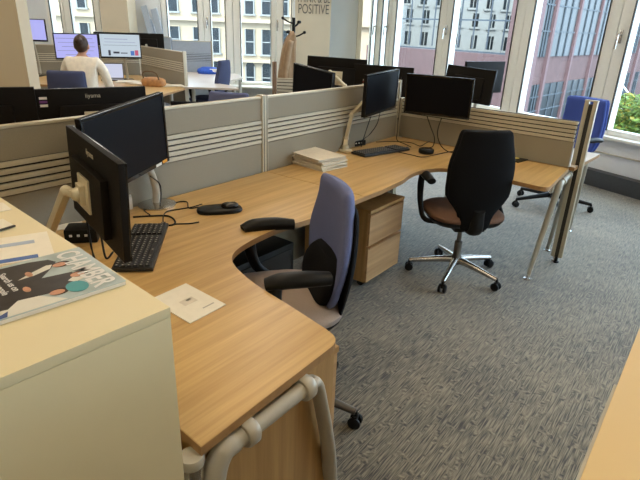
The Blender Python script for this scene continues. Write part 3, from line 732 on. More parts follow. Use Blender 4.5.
# ================================================================== MONITORS
def pose(c, yaw, tilt, roll, s=1):
    yaw, tilt, roll = map(math.radians, (yaw, tilt, roll))
    u = V(math.cos(yaw), math.sin(yaw), 0); n0 = V(math.sin(yaw), -math.cos(yaw), 0)
    v = V(0, 0, 1) * math.cos(tilt) - n0 * math.sin(tilt)
    u2 = u * math.cos(roll) + v * math.sin(roll); v2 = -u * math.sin(roll) + v * math.cos(roll); y = v2.cross(u2)
    if y.dot(n0) > 0: y = -y
    return frame_mtx(c, u2 * s, y * s, v2)     # local: x across, -y = screen side, z up
def monitor(lab, c, yaw, tilt, roll, base, w_=.54, h=.325, s=1, z0=DZ1, stand='arm', arm=None, scr='screen', grp=None, logo=True, sticker=None, mount=True, floorz=None):
    X = pose(c, yaw, tilt, roll, s)
    t = thing('monitor', lab, 'monitor', (base[0], base[1], z0), 0, grp)
    b = BM(); bx(b, (0, .010, 0), (w_, .022, h), X, bev=.003)
    bx(b, (0, .032, -.02), (w_ * .62, .028, h * .62), X, bev=.006); obj('housing', b, 'monback', t, world=True, smooth=.6)
    b = BM(); bx(b, (0, -.0015, .006), (w_ - .026, .002, h - .036), X); sp = obj('screen', b, scr, t, world=True)
    b = BM()
    for (cx, cz, sx, sz) in ((0, h / 2 - .006, w_, .012), (0, -h / 2 + .009, w_, .018), (-w_ / 2 + .006, 0, .012, h), (w_ / 2 - .006, 0, .012, h)): bx(b, (cx, -.003, cz), (sx, .006, sz), X, bev=.001)
    obj('bezel', b, 'blackgloss', t, world=True, smooth=.6)
    if logo:
        text('lettering', 'iiyama', .030, X @ frame_mtx((0, .0225, h / 2 - .038), (-1, 0, 0), (0, 0, 1), (0, 1, 0)), 'post', t, label='pale brand lettering on the back')
    if sticker:
        b = BM(); bx(b, (sticker[0], -.007, -h / 2 + .010), (.035, .001, .014), X); obj('sticker', b, 'orange', t, world=True, label='orange sticker')
        b = BM(); bx(b, (sticker[0] - .05, -.007, -h / 2 + .008), (.045, .001, .012), X); obj('sticker', b, 'white', t, world=True, label='white sticker')
    mp = X @ V(0, .046, -.01)
    if mount:
        b = BM(); bx(b, (0, .050, -.01), (.11, .008, .12), X, bev=.003); bx(b, (0, .062, -.01), (.05, .018, .07), X, bev=.004)
        obj('mount_plate', b, 'armcream', t, world=True, smooth=.6, label='pale metal mounting plate')
    q = X @ V(0, .072, -.01)
    if stand == 'arm':
        pts = [V(base[0], base[1], z0 + .03)] + [V(*p) for p in (arm or [])] + [q]
        b = BM()
        for a_, c_ in zip(pts, pts[1:]): beam(b, a_, c_, .032, .024, bev=.006)
        for p_ in pts[1:-1]: sphere(b, p_, .020, 14, 8)
        sphere(b, q, .024, 14, 8)
        obj('arm', b, 'armcream', t, world=True, smooth=.6)
        b = BM(); lathe(b, [(.05, 0), (.05, .010), (.03, .016), (.024, .04)], c=(base[0], base[1], z0 + .0005), n=24); obj('base', b, 'armcream', t, world=True, smooth=.8)
    elif stand == 'rail':
        b = BM(); p0_ = V(base[0], base[1], z0); beam(b, p0_, q, .035, .03, bev=.006); sphere(b, q, .024, 14, 8); obj('arm', b, 'darkmetal', t, world=True, smooth=.6)
        b = BM(); bx(b, tuple(p0_ + V(0, 0, .0)), (.09, .03, .05), rz=math.atan2(SD.y, SD.x), bev=.004); bx(b, tuple(p0_ + SN * .045 + V(0, 0, .015)), (.09, .10, .012), rz=math.atan2(SD.y, SD.x), bev=.002); obj('rail_clamp', b, 'darkmetal', t, world=True, smooth=.6)
    else:
        b = BM(); lathe(b, [(.088, 0), (.088, .006), (.075, .011), (.03, .016)], c=(base[0], base[1], z0 + .0005), n=32); obj('base', b, 'chrome', t, world=True, smooth=.8, label='round silver base')
        b = BM(); tube(b, [V(base[0], base[1], z0 + .012), V(base[0], base[1], z0 + .09), V(base[0], base[1], z0 + .14).lerp(q, .2) + V(0, 0, .02), q], [.019, .017, .016, .018], n=14, sm=5); obj('stand', b, 'greytube', t, world=True, smooth=1)
    return t, X
b1 = hit(50, 228, (-1.2, 2.0), (-.9, 1.8))
m1, X1 = monitor('black monitor seen from behind on a cream arm beside the cream cabinet', (-.767, 1.713, 1.003), -50.3, 1.7, -3, (-1.02, 1.76), s=-1, arm=[tuple(hit(66, 191, (-.9, 1.62), (-.8, 1.72)))])
m2, X2 = monitor('black monitor facing the chair with an orange sticker on its lower corner', (-.822, 2.185, 1.061), 73.4, -1.9, 4.9, tuple(P(157, 205, .73)[:2]), stand='foot', sticker=(.23,), mount=False, logo=False)
m3, X3 = monitor('dark monitor on a cream arm in front of the long screen beside the corner post', (.395, 3.775, 1.13), 57.1, -2.7, 2.6, tuple(P(345, 151, .73)[:2]), w_=.475, h=.28, arm=[tuple(hit(346, 150, (-.1, 3.62), (.9, 3.9)).lerp(V(.155, 3.70, .9), .5)), tuple(hit(352, 115, (-.1, 3.6), (.9, 3.9)))], logo=False)
m4, X4 = monitor('dark monitor facing us in front of the low end screen', (.800, 3.825, 1.112), -22, -3.8, -.9, tuple((Vector((.895, 4.068, 0)) - SN * .045)[:2]), w_=.475, h=.28, z0=1.04, stand='rail', logo=False)
mI, XI = monitor('wide black monitor with pale brand lettering and a purple striped sticker behind the long screen', (-1.21, 2.761, 1.05), 33.4, 0, 0, (-1.05, 3.0), s=-1, stand='foot')
mL, XL = monitor('plain black monitor back cut off by the left edge of the photo', (-1.655, 2.47, 1.065), 26, 0, 0, (-1.58, 2.62), s=-1, stand='foot', mount=False)
mB, XB = monitor('dark monitor turned sideways behind the long screen left of the cream arm', (-.115, 4.55, 1.075), -47, -3, -5, (-.02, 4.78), w_=.50, h=.30, arm=[(.0, 4.72, 1.0)], logo=False)
monitor('black monitor seen from behind on a cream arm in front of the lettered pillar', (.09, 4.98, 1.125), 0, -3, -2, (.24, 4.6), s=-1, arm=[tuple(hit(345, 86, (.0, 4.75), (1, 4.75))), tuple(hit(330, 72, (.0, 4.85), (1, 4.85)))], logo=False)
mD, XD = monitor('wide black monitor back with a small red label above the sideways monitor', (.51, 4.90, 1.075), -14, 0, -1, (.55, 5.1), s=-1, stand='foot', mount=False, logo=False)
monitor('black monitor with a thick top edge beyond the low end screen', (1.30, 4.92, 1.10), -40, 2, -3, (1.36, 5.02), stand='foot', mount=False, logo=False, s=-1, w_=.47, h=.30)
monitor('pale backed monitor just behind the thick edged one beyond the low end screen', (1.50, 5.22, 1.145), 30, 0, 0, (1.5, 5.36), s=-1, stand='foot', mount=False, logo=False, w_=.50, h=.29)

# stickers
def stick(t, X, x, z, cols, side=.024, wd=.035):
    for k, m_ in enumerate(cols):
        b = BM(); bx(b, (x, side, z - k * .018), (wd, .001, .012), X); obj('sticker', b, m_, t, world=True, label='small sticker')
M['purple'] = mat('purple_sticker', (.14, .03, .16), .5); M['redl'] = mat('red_sticker', (.5, .1, .08), .5)
stick(mI, XI, .232, .12, ['paper', 'purple', 'paper'])
stick(mD, XD, .16, .03, ['paper', 'redl', 'paper'], wd=.03)

# ================================================================== KEYBOARDS
def keyboard(lab, c, ang):
    t = thing('keyboard', lab, 'keyboard', (c[0], c[1], DZ1 + .0005), ang)
    b = BM(); bx(b, (0, 0, .009), (.445, .14, .014), bev=.003)
    obj('body', b, 'keyboard', t, smooth=.6)
    rows = []
    for r in range(6):
        y = .052 - r * .0205; x = -.212
        while x < .205:
            w_ = .0165
            if r == 5 and -.13 < x < -.03: w_ = .11
            if not (.078 < x + w_ / 2 < .086 or .146 < x + w_ / 2 < .15): rows.append((x + w_ / 2, y, w_))
            x += w_ + .0025
    b = BM()
    for (x, y, w_) in rows[:]: bx(b, (x, y, .019), (w_, .017, .007), bev=.0015)
    k = obj('keys', b, 'key', t); k['kind'] = 'stuff'
    b = BM()
    for (x, y, w_) in rows[::1]: bx(b, (x - w_ * .1, y + .002, .0229), (min(w_, .02) * .3, .006, .0004))
    k2 = obj('key_legends', b, 'greyink', t); k2['kind'] = 'stuff'
    return t
keyboard('black keyboard beneath the near monitor on the foreground desk', (-.685, 1.845), math.radians(99))
keyboard('black keyboard on the corner desk beneath the two far monitors', tuple(((P(352.6, 151.5, .74) + P(365.5, 157.5, .74) + P(408.5, 150, .74) + P(395.6, 145, .74)) / 4)[:2]), math.radians(39))

# ================================================================== CHAIRS
def chair(lab, x, y, face, star, seatm='taupe', backm='bluefab', shellm='blackfab', armm='black', basem='darkmetal', col='chrome',
          seat_z=.48, back=(.50, 1.0), bw=((0, .15), (.25, .23), (.65, .21), (1, .15)), lean=.06, arm_z=.70, arm_hw=.285, arms=True,
          lumbar=False, backy=-.20, thick=.045, ax=(-.13, .16), grp=None, rad=.31, cat='chair', sh_top=1.0, armr=1.0):
    t = thing('office_chair', lab, cat, (x, y, 0), face - PI / 2, grp)
    rot = lambda a: a - (face - PI / 2)
    # five legs and casters
    for k in range(5):
        a = rot(star + k * 2 * PI / 5); d = V(math.cos(a), math.sin(a), 0)
        b = BM(); tube(b, [d * .02 + V(0, 0, .115), d * .12 + V(0, 0, .105), d * rad + V(0, 0, .075)], [.026, .022, .015], n=10, sm=3); lg = obj('base_leg', b, basem, t, smooth=1)
        b = BM(); s = V(-d.y, d.x, 0); c_ = d * rad + V(0, 0, .0275)
        for sg in (-1, 1): tube(b, [c_ + s * (sg * .008), c_ + s * (sg * .012), c_ + s * (sg * .022), c_ + s * (sg * .026)], [.024, .0275, .0275, .020], n=16, sm=1)
        cyl(b, d * rad + V(0, 0, .03), d * rad + V(0, 0, .078), .009, n=8); bx(b, tuple(d * rad + V(0, 0, .045)), (.04, .022, .03), rz=a + PI / 2, bev=.006)
        obj('caster', b, 'black', lg, smooth=.8)
    b = BM(); lathe(b, [(.034, .085), (.038, .10), (.036, .135), (.026, .15), (.026, .25), (.015, .255), (.015, seat_z - .08)], n=20); obj('gas_column', b, col, t, smooth=.6)
    b = BM(); bx(b, (0, -.02, seat_z - .065), (.20, .26, .045), bev=.012); obj('seat_mechanism', b, 'black', t, smooth=.8)
    # seat
    b = BM(); secs = []
    for (z, hx, hy) in ((-.016, .235, .225), (-.008, .245, .235), (.012, .245, .235), (.026, .225, .215), (.032, .16, .15)):
        secs.append((V(0, .02, seat_z + z), hx, hy, V(1, 0, 0), V(0, 1, 0)))
    loft(b, secs, n=32, p=3.2); obj('seat', b, seatm, t, smooth=1.0)
    b = BM(); loft(b, [(V(0, .02, seat_z + z), hx, hy, V(1, 0, 0), V(0, 1, 0)) for (z, hx, hy) in ((-.055, .18, .17), (-.048, .22, .21), (-.017, .243, .233))], n=32, p=3.2); obj('seat_pan', b, 'black', t, smooth=1.0)
    # back
    z0, z1 = back; N = 22
    def prof(f):
        for (a, c_) in zip(bw, bw[1:]):
            if a[0] <= f <= c_[0]:
                q = (f - a[0]) / (c_[0] - a[0]); q = q * q * (3 - 2 * q); return a[1] + (c_[1] - a[1]) * q
        return bw[-1][1]
    def yb(f): return backy - lean * f - .03 * math.sin(PI * f)
    def shell(off, th, shrink, zo=0., top=1.0):
        b = BM(); secs = []
        for i in range(N + 1):
            f0 = .5 - .5 * math.cos(PI * i / N); f = f0; e = min(1, math.sqrt(max(0, 1 - (1 - min(f, 1 - f) / .07) ** 2)) if min(f, 1 - f) < .07 else 1)
            e = .35 + .65 * e
            f = f0 * top; hw = (prof(f) - shrink) * (.82 + .18 * e)
            secs.append((V(0, yb(f) + off, z0 - zo * (1 - f) + (z1 - z0) * f), hw, th * e, V(1, 0, 0), V(0, 1, 0)))
        loft(b, secs, n=32, p=2.8)
        for v in b.verts: v.co.y += 1.1 * v.co.x ** 2        # wrap around the sitter
        return b
    obj('backrest', shell(0, thick * .62, .0), backm, t, smooth=1.0)
    obj('back_shell', shell(-thick * .62, thick * (.5 if sh_top == 1 else .35), .006 if sh_top == 1 else .004, zo=0 if sh_top == 1 else .07, top=sh_top), shellm, t, smooth=1.0)
    if lumbar:
        b = BM(); secs = []
        for i in range(9):
            f = .02 + .42 * i / 8; hw = .175 * math.sin(PI * (.12 + .76 * i / 8)) ** .5
            secs.append((V(0, yb(f) + thick * .62, z0 + (z1 - z0) * f), hw, .045, V(1, 0, 0), V(0, 1, 0)))
        loft(b, secs, n=24, p=2.4)
        for v in b.verts: v.co.y += 1.1 * v.co.x ** 2
        obj('lumbar_pad', b, 'blackfab', t, smooth=1.0, label='black lumbar pad')
    b = BM(); tube(b, [V(0, -.08, seat_z - .06), V(0, backy - .05, seat_z - .05), V(0, backy - thick - .012, seat_z + .06), V(0, yb(.3) - thick, z0 + .15)], [.03, .03, .026, .022], n=12, sm=5, flat=1.6); obj('back_bracket', b, 'black', t, smooth=1)
    if arms:
        for s in (-1, 1):
            b = BM(); X = s * arm_hw
            tube(b, [V(X, ax[0], arm_z - .012), V(X + s * .004, ax[0] + .08, arm_z - .004), V(X, ax[1] - .05, arm_z - .004), V(X - s * .01, ax[1], arm_z - .016)], [.020 * armr, .024 * armr, .024 * armr, .018 * armr], n=14, sm=5, flat=1.35); ar = obj('armrest', b, armm, t, smooth=1.1)
            b = BM(); tube(b, [V(X, ax[1] - .03, arm_z - .02), V(X + s * .003, ax[1] - .03, arm_z - .10), V(X, ax[1] - .06, seat_z + .03), V(X - s * .015, -.02, seat_z - .045), V(s * .10, -.02, seat_z - .065)], [.020, .021, .017, .015, .013], n=10, sm=5, flat=1.3); obj('arm_support', b, 'black', ar, smooth=1)
    return t
chair('blue backed office chair with black arms and a taupe seat tucked into the foreground desk', -.135, 1.850, math.radians(197), math.radians(-22), lumbar=True, arm_z=.750, seat_z=.52, back=(.52, 1.0), lean=.055, backy=-.165, arm_hw=.27, ax=(-.10, .125), rad=.335, sh_top=.86, armr=1.15, bw=((0, .14), (.15, .19), (.5, .225), (1, .165)), thick=.045)
chair('black high backed office chair with a brown seat on the open carpet', .93, 3.235, math.radians(97), math.radians(27), seatm='brown', backm='blackfab', basem='chrome', seat_z=.455, back=(.40, 1.02), lean=.02, backy=-.17, arm_z=.70, arm_hw=.27, bw=((0, .095), (.12, .105), (.40, .205), (.62, .205), (1, .16)), thick=.05, ax=(-.10, .13), col='darkmetal')
cb = P(545, 205, 0)
hb = P(551, 196, .1)
chair('royal blue office chair with a tall back beyond the low end screen', hb.x, hb.y, math.radians(208), math.radians(47), seatm='royal', backm='royal', shellm='royal', basem='black', seat_z=.48, back=(.55, 1.02), lean=.03, backy=-.22, arm_z=.70, bw=((0, .19), (.3, .22), (1, .205)), thick=.07, rad=.36)
pcb = P(70, 72, 1.0)
chair('low blue chair behind the person in the cream shirt', -2.79, 5.98, math.radians(93), .3, seatm='navy', backm='navy', shellm='navy', seat_z=.50, back=(.62, 1.01), bw=((0, .22), (1, .20)), lean=.04, arms=False, backy=-.20)
chair('dark blue office chair side on at the far pale desk', -1.74, 7.95, math.radians(165), .2, seatm='navy', backm='navy', shellm='navy', seat_z=.48, back=(.5, 1.04), bw=((0, .17), (.5, .21), (1, .16)), lean=.08)
chair('grey blue chair showing only the top of its back above the long screen', -.85, 5.15, math.radians(80), .5, seatm='bluefab', backm='bluefab', shellm='bluefab', seat_z=.46, back=(.50, .955), bw=((0, .17), (.5, .21), (1, .19)), arms=False)
chair('dark chair with its seat under the pale middle desk', -1.62, 6.35, math.radians(100), .1, seatm='blackfab', backm='blackfab', seat_z=.56, back=(.50, .69), bw=((0, .15), (1, .2)), arms=False, backy=-.2)

t = thing('under_desk_box', 'black box added under the foreground desk to match the dark area behind the blue backed chair', 'computer', (-.36, 2.50, 0), ROT)
b = BM(); bx(b, (0, 0, .235), (.46, .20, .43), bev=.008); obj('case', b, 'black', t, smooth=.6)  # plain black box, added to fill the dark area under the desk
b = BM(); bx(b, (0, -.103, .24), (.40, .006, .36), bev=.002); obj('side_panel', b, 'blackgloss', t, smooth=.6)
for sx in (-.18, .18):
    b = BM(); bx(b, (sx, 0, .010), (.04, .17, .020), bev=.003); obj('foot', b, 'black', t)

# ================================================================== SMALL THINGS ON THE DESKS
Z = DZ1 + .0006
def cable(name, lab, pts, r=.003, m='black', grp=None):
    b = BM(); tube(b, pts, r, n=6, sm=6); return tag(obj(name, b, m, smooth=2), lab, 'cable', grp)
# leaflet
q = [P(160, 295.5, Z), P(186, 284, Z), P(226, 305, Z), P(190, 324, Z)]
q = [q[1] + (q[3] - q[2]) * 1.0, q[1], q[2], q[3]]
t = paper('leaflet', 'cream folded leaflet lying on the foreground desk beside the cabinet', q, z=Z, th=.003)
lc = sum(q, Vector()) / 4; lx = (q[2] - q[3]).normalized(); ly = (q[1] - q[2]).normalized()
def lp(a, b_, s1, s2, m_, nm):
    c = q[3] + lx * (q[2] - q[3]).length * a + ly * (q[1] - q[2]).length * b_
    quad = [c, c + lx * s1, c + lx * s1 + ly * s2, c + ly * s2]; b = BM(); sheet(b, quad, Z + .0034, .0002); obj(nm, b, m_, t, world=True)
lp(.35, .42, .05, .035, mat('pale_print', (.66, .60, .50), .8), 'printed_panel'); lp(.50, .52, .02, .009, 'greyink', 'printed_logo'); lp(.55, .16, .045, .006, 'greyink', 'printed_line')
# folders
fb = [P(291, 160, .74), P(325, 173.5, .74), P(346, 167, .74), P(312, 153, .74)]
fc = sum(fb, Vector()) / 4
fx = (P(345.5, 157.5, .79) - P(325, 164, .79)).normalized(); 
for k in range(8):
    ang = math.radians(-46 + random.uniform(-6, 6)); cx = -.040 + random.uniform(-.012, .012); cy = 3.26 + random.uniform(-.012, .012); hgt = .0085
    z = Z + k * (hgt + .0006)
    if k == 7: lab = 'topmost plain cream folder of the pile on the desk by the long screen'
    elif k == 0: lab = 'lowest folder of the pile on the desk by the long screen'
    else: lab = 'paper folder in the middle of the pile on the desk by the long screen'
    t = thing('paper_folder', lab, 'folder', (cx, cy, z), ang, 'folders in the pile on the desk' )
    w_, d_ = .315, .225
    b = BM(); bx(b, (0, 0, .0004), (w_, d_, .0008)); bx(b, (0, 0, hgt - .0004), (w_, d_, .0008)); bx(b, (-w_ / 2 + .0004, 0, hgt / 2), (.0008, d_, hgt - .001)); obj('cover', b, 'folder' if k % 2 == 0 else 'folder2', t)
    b = BM(); bx(b, (.002, 0, hgt / 2), (w_ - .012, d_ - .008, hgt - .0022)); obj('pages', b, 'paper', t)
# black oval pad and mouse
pm_ = (P(196, 212, Z) + P(243, 210, Z)) / 2; am = math.atan2(P(243, 210, Z).y - P(196, 213, Z).y, P(243, 210, Z).x - P(196, 213, Z).x)
t = thing('mouse_pad', 'long oval black gel pad on the foreground desk', 'mouse pad', (pm_.x, pm_.y, Z), am)
b = BM(); loft(b, [(V(0, 0, z), .106 * k_, .056 * k_, V(1, 0, 0), V(0, 1, 0)) for (z, k_) in ((0, .97), (.006, 1.0), (.014, .97), (.018, .9))], n=36, p=2.8); obj('pad', b, 'black', t, smooth=1)
t = thing('computer_mouse', 'glossy black mouse on the long oval pad', 'mouse', (pm_.x + .048 * math.cos(am), pm_.y + .048 * math.sin(am), Z + .0185), am)
b = BM(); loft(b, [(V(0, 0, z), .042 * k_, .027 * k_, V(1, 0, 0), V(0, 1, 0)) for (z, k_) in ((0, .95), (.006, 1), (.014, .9), (.019, .65), (.021, .3))], n=28, p=2.3); obj('shell', b, 'blackgloss', t, smooth=2)
b = BM(); cyl(b, (.022, -.004, .019), (.022, .004, .019), .005, n=10); obj('wheel', b, 'darkmetal', t)
def PZ(x, y, z=Z + .003): return P(x, y, z)
cable('cable', 'thin black cable running from the oval pad to the near monitor base', [PZ(200, 207), PZ(189, 208), PZ(187, 202), PZ(178, 202), PZ(165, 206), PZ(152, 197), PZ(145, 204), PZ(144, 210), PZ(150, 215)], .0028)
cable('cable', 'looped black cable in front of the silver monitor base', [PZ(199, 222), PZ(190, 223.5), PZ(176, 224), PZ(168, 225), PZ(163, 221), PZ(166, 212), PZ(180, 209), PZ(192, 207), PZ(202, 204)], .0028)
cable('cable', 'thick black cable curling beside the near keyboard', [PZ(133, 217), PZ(150, 216), PZ(168, 216), PZ(175, 221), PZ(172, 225), PZ(158, 225), PZ(148, 224), PZ(140, 227)], .004)
cable('cable', 'black cable hanging on the stand of the stickered monitor', [P(157, 205, .75) + V(.02, -.02, 0), P(161, 192, .80), P(159, 183, .84), P(150, 176, .90)], .003)
# docking box near the arm
def dock(lab, p, a, s=(.15, .085, .045), wp=None):
    t = thing('docking_station', lab, 'docking station', (p.x, p.y, Z), a)
    b = BM(); bx(b, (0, 0, s[2] / 2), s, bev=.008); obj('body', b, 'black', t, smooth=.8)
    b = BM()
    for k in range(3): bx(b, (-.035 + k * .028, -s[1] / 2 - .001, s[2] * .6), (.010, .006, .008))
    obj('plug', b, 'white', t, label='white plugs')
    return t
dp = P(84, 239, Z); dock('black docking box with white plugs under the near monitor arm', dp, math.radians(12), (.12, .09, .055))
cable('cable', 'black cable hanging down behind the near monitor on the left', [P(86, 205, .90), P(87, 220, .83), P(91, 245, .735), P(95, 262, .735)], .004)
cable('cable', 'black cable hanging down behind the near monitor on the right', [P(96, 215, .88), P(101, 236, .80), P(106, 258, .736), P(113, 252, .736)], .004)
b = BM(); q_ = P(70, 226, Z)
bx(b, (q_.x, q_.y, Z + .001), (.10, .07, .002), rz=.5); tag(obj('note_paper', b, 'paper'), 'small white slip of paper behind the docking box', 'paper')
b = BM(); pp = P(131, 210, Z); bx(b, (pp.x - .03, pp.y + .02, Z + .03), (.06, .05, .06), rz=.4, bev=.006); tag(obj('white_box', b, 'white', smooth=.6), 'small white power adaptor beside the near monitor edge', 'adaptor')
# far corner clutter
dp = P(357, 146.5, Z); dock('black docking box with white plugs behind the far keyboard', dp + V(-.01, .05, 0), math.radians(39), (.13, .09, .04))
pk = P(426, 153, Z)
t = thing('speaker_puck', 'round black speaker puck on the corner desk beside the far keyboard', 'speaker', (pk.x, pk.y, Z))
b = BM(); lathe(b, [(.050, 0), (.055, .006), (.055, .026), (.050, .032), (.02, .034)], n=28); obj('body', b, 'black', t, smooth=.9)
b = BM(); lathe(b, [(.042, .0325), (.040, .0345), (.01, .035)], n=24); obj('top', b, 'blackgloss', t, smooth=.9)
cable('cable', 'black cable hanging from the far facing monitor on its left', [P(427, 116, 1.0), P(431, 128, .90), P(434.5, 138, .80), P(433, 146, .738), P(428, 148, .738)], .0035)
cable('cable', 'black cable hanging from the far facing monitor on its right', [P(441.5, 118, 1.0), P(437.5, 132, .88), P(440, 144, .78), P(447, 151, .738), P(456, 153, .738)], .0035)
cable('cable', 'black cable along the back of the corner desk behind the far keyboard', [P(376, 142, .74), P(392, 141.5, .737), P(410, 142.5, .737), P(420, 146, .737), P(426, 143, .737), P(434, 139, .737)], .003)
cable('cable', 'thin dark cable curving round the front of the speaker puck', [P(398, 152, .737), P(412, 155, .737), P(422, 157, .737), P(434, 155, .737), P(448, 152, .737), P(456, 151, .737)], .003)
cable('cable', 'black cable dropping beside the corner post onto the desk', [P(398, 118, 1.0), P(397.5, 130, .85), P(397, 140, .745), P(405, 144, .737), P(411, 147, .737)], .003)
cable('cable', 'black cable hanging straight below the dark arm mounted monitor', [P(371, 116, .95), P(367, 128, .86), P(363, 140, .79), P(361, 147, .745)], .003)
cable('cable', 'black cable curving below the dark arm mounted monitor', [P(380, 113, .97), P(377, 124, .88), P(370, 134, .80), P(364, 139, .775), P(362, 145, .76)], .003)
pk = P(520, 159, Z)
b = BM(); prism(b, [tuple(P(*a_, Z)[:2]) for a_ in ((505, 158), (518, 163), (528.5, 160), (514, 154.5))], Z, Z + .006)
tag(obj('notebook', b, 'black'), 'thin black notebook on the corner desk beside the black chair', 'notebook')
b = BM(); bx(b, tuple(P(515.5, 158, Z + .009)), (.045, .03, .004), rz=.4, bev=.001); tag(obj('sticky_note', b, 'yellow'), 'small yellow note on the thin black notebook', 'note')
b = BM(); bp_ = P(640, 188, 0); bx(b, (bp_.x + .02, bp_.y, .09), (.22, .16, .18), rz=-1.06, bev=.01); tag(obj('floor_box', b, 'skirt', smooth=.6), 'dark box on the carpet against the window wall', 'box')

# ================================================================== MIDDLE OF THE ROOM
pd = [tuple(P(185, 88, .73)[:2]), (-2.95, 8.50), (-4.1, 7.85), (-4.0, 6.9), (-3.1, 6.75), (-2.75, 6.62), (-2.3, 6.22), (-1.93, 6.25)]
plain_desk('beech desk with paperwork where the person in the cream shirt is working', pd, legs=[(-3.9, 7.0), (-2.05, 6.35), (-1.98, 6.85), (-2.9, 8.3)])
pr_ = P(184.5, 52, 1.165); pl_ = P(140, 45.5, 1.165)
partition('grey screen with slats at the right of the working person', tuple(pl_[:2]), (pr_.x, pr_.y), 1.165, posts=(0, 1))
partition('grey slatted screen left of the working person', (-4.4, 8.0), (-2.97, 8.65), 1.15, posts=(1, 0))
far = [(-1.90, 7.15), tuple(P(239, 88.5, .73)[:2]), (-1.35, 7.55), (-1.55, 7.75), (-1.45, 8.3), tuple(P(243, 77.5, .73)[:2]), (-1.55, 9.35), (-2.75, 9.35)]
plain_desk('pale desk at the back under the blue lit screen', far, m='whitedesk', legs=[(-1.25, 7.3), (-1.45, 9.1), (-1.8, 7.3)], me='whitedesk')
pa_ = hit(172, 40, (0, 9.45), (1, 9.45)); pb_ = hit(212, 40.5, (0, 9.45), (1, 9.45))
partition('screen with blue light put into its colour in front of the far window', (pa_.x, 9.45), (pb_.x, 9.45), pa_.z, posts=(0, 1), pm='greyblue', slm='greyblue')  # blue light on this screen is put into its panel and slat colour
pa_ = hit(156, 35, (0, 9.6), (1, 9.6))
partition('small blue grey screen left of the far pale desk', (pa_.x, 9.65), (pa_.x + .28, 9.5), pa_.z - .02, posts=(0, 0), pm='greyblue', slm='greyblue')
pa_ = hit(277, 78, (0, 6.2), (1, 6.2)); pb_ = hit(296, 80, (0, 6.2), (1, 6.2))
partition('short slatted cream screen below the coat stand', (pa_.x, 6.2), (pb_.x + .15, 6.2), pa_.z, posts=(0, 0), z_s0=pa_.z - .19, z_s1=pa_.z - .01)
p_ = hit(274.5, 61.5, (0, 6.2), (1, 6.2))
t = thing('screen_post', 'brown upright post at the left end of the cream slatted screen', 'post', (p_.x, p_.y, 0))
b = BM(); bx(b, (p_.x - .012, p_.y, p_.z / 2), (.022, .05, p_.z), bev=.003); bx(b, (p_.x + .014, p_.y, p_.z / 2), (.022, .05, p_.z), bev=.003); obj('rail', b, mat('brown_post', (.26, .17, .11), .5), t, world=True)
b = BM(); bx(b, (p_.x, p_.y, .01), (.1, .2, .02), bev=.004); obj('foot', b, 'greytube', t, world=True)
# person's monitors
def lit(t, X, items):
    for (x, z, sx, sz, m_) in items:
        b = BM(); bx(b, (x, -.0035, z), (sx, .001, sz), X); obj('screen_text', b, m_, t, world=True)
t, X = monitor('lit monitor with a lilac page directly in front of the person', (-3.269, 7.197, 1.182), 32.6, -3, 0, (-3.30, 7.35), scr='scr_blue', stand='foot', mount=False, logo=False)
lit(t, X, [(-.02, .10, .44, .006, 'scr_ink'), (.0, .05, .44, .005, 'scr_ink'), (.02, .0, .4, .006, 'scr_ink'), (-.02, -.05, .44, .005, 'scr_ink'), (0, -.1, .3, .006, 'scr_ink')])
t, X = monitor('lit monitor with a pale page to the right of the person', (-2.862, 7.635, 1.188), 16.1, 0, 0, (-2.86, 7.78), scr='scr_grey', stand='foot', mount=False, logo=False)
lit(t, X, [(-.05, .09, .30, .006, 'scr_ink'), (0, .05, .4, .004, 'scr_ink'), (0, .01, .44, .003, 'scr_dk'), (-.15, -.09, .03, .07, 'scr_dk'), (-.06, -.085, .08, .025, 'scr_dk'), (.04, -.09, .09, .012, 'scr_dk'), (.15, -.09, .05, .06, 'scr_bl2'), (.205, -.085, .045, .07, 'scr_red')])
pz = hit(36, 28, (0, 7.9), (1, 7.9))
t, X = monitor('lit blue monitor partly hidden by the cream wall at the far left', (pz.x - .12, 7.9, pz.z - .03), 5, 0, 0, (pz.x - .12, 8.05), scr='scr_blue', stand='foot', mount=False, logo=False, w_=.5, h=.30)
plain_desk('far beech desk behind the cream wall carrying a lit monitor', [(-5.9, 7.6), (-4.3, 7.6), (-4.3, 8.2), (-5.9, 8.4)], legs=[(-5.8, 7.7), (-4.4, 7.7), (-5.8, 8.3), (-4.4, 8.1)])
pz = hit(113, 32, (0, 8.6), (1, 8.6))
t, X = monitor('black monitor back showing only its top edge above the lit pale page', (pz.x, 8.55, pz.z - .165), 8, 0, 0, (pz.x, 8.75), s=-1, stand='foot', mount=False, logo=False)
pz = hit(146, 33, (0, 8.9), (1, 8.9))
t, X = monitor('black monitor behind the grey screen at the right of the working person', (pz.x, 8.9, pz.z - .165), 8, 0, 0, (pz.x, 9.05), s=-1, stand='foot', mount=False, logo=False)
plain_desk('white topped desk against the far wall behind the lit monitors', [(-4.2, 8.62), (-2.95, 8.72), (-2.95, 9.3), (-4.2, 9.3)], m='whitedesk', me='whitedesk', legs=[(-4.1, 8.8), (-3.05, 8.85), (-4.1, 9.2), (-3.05, 9.2)])
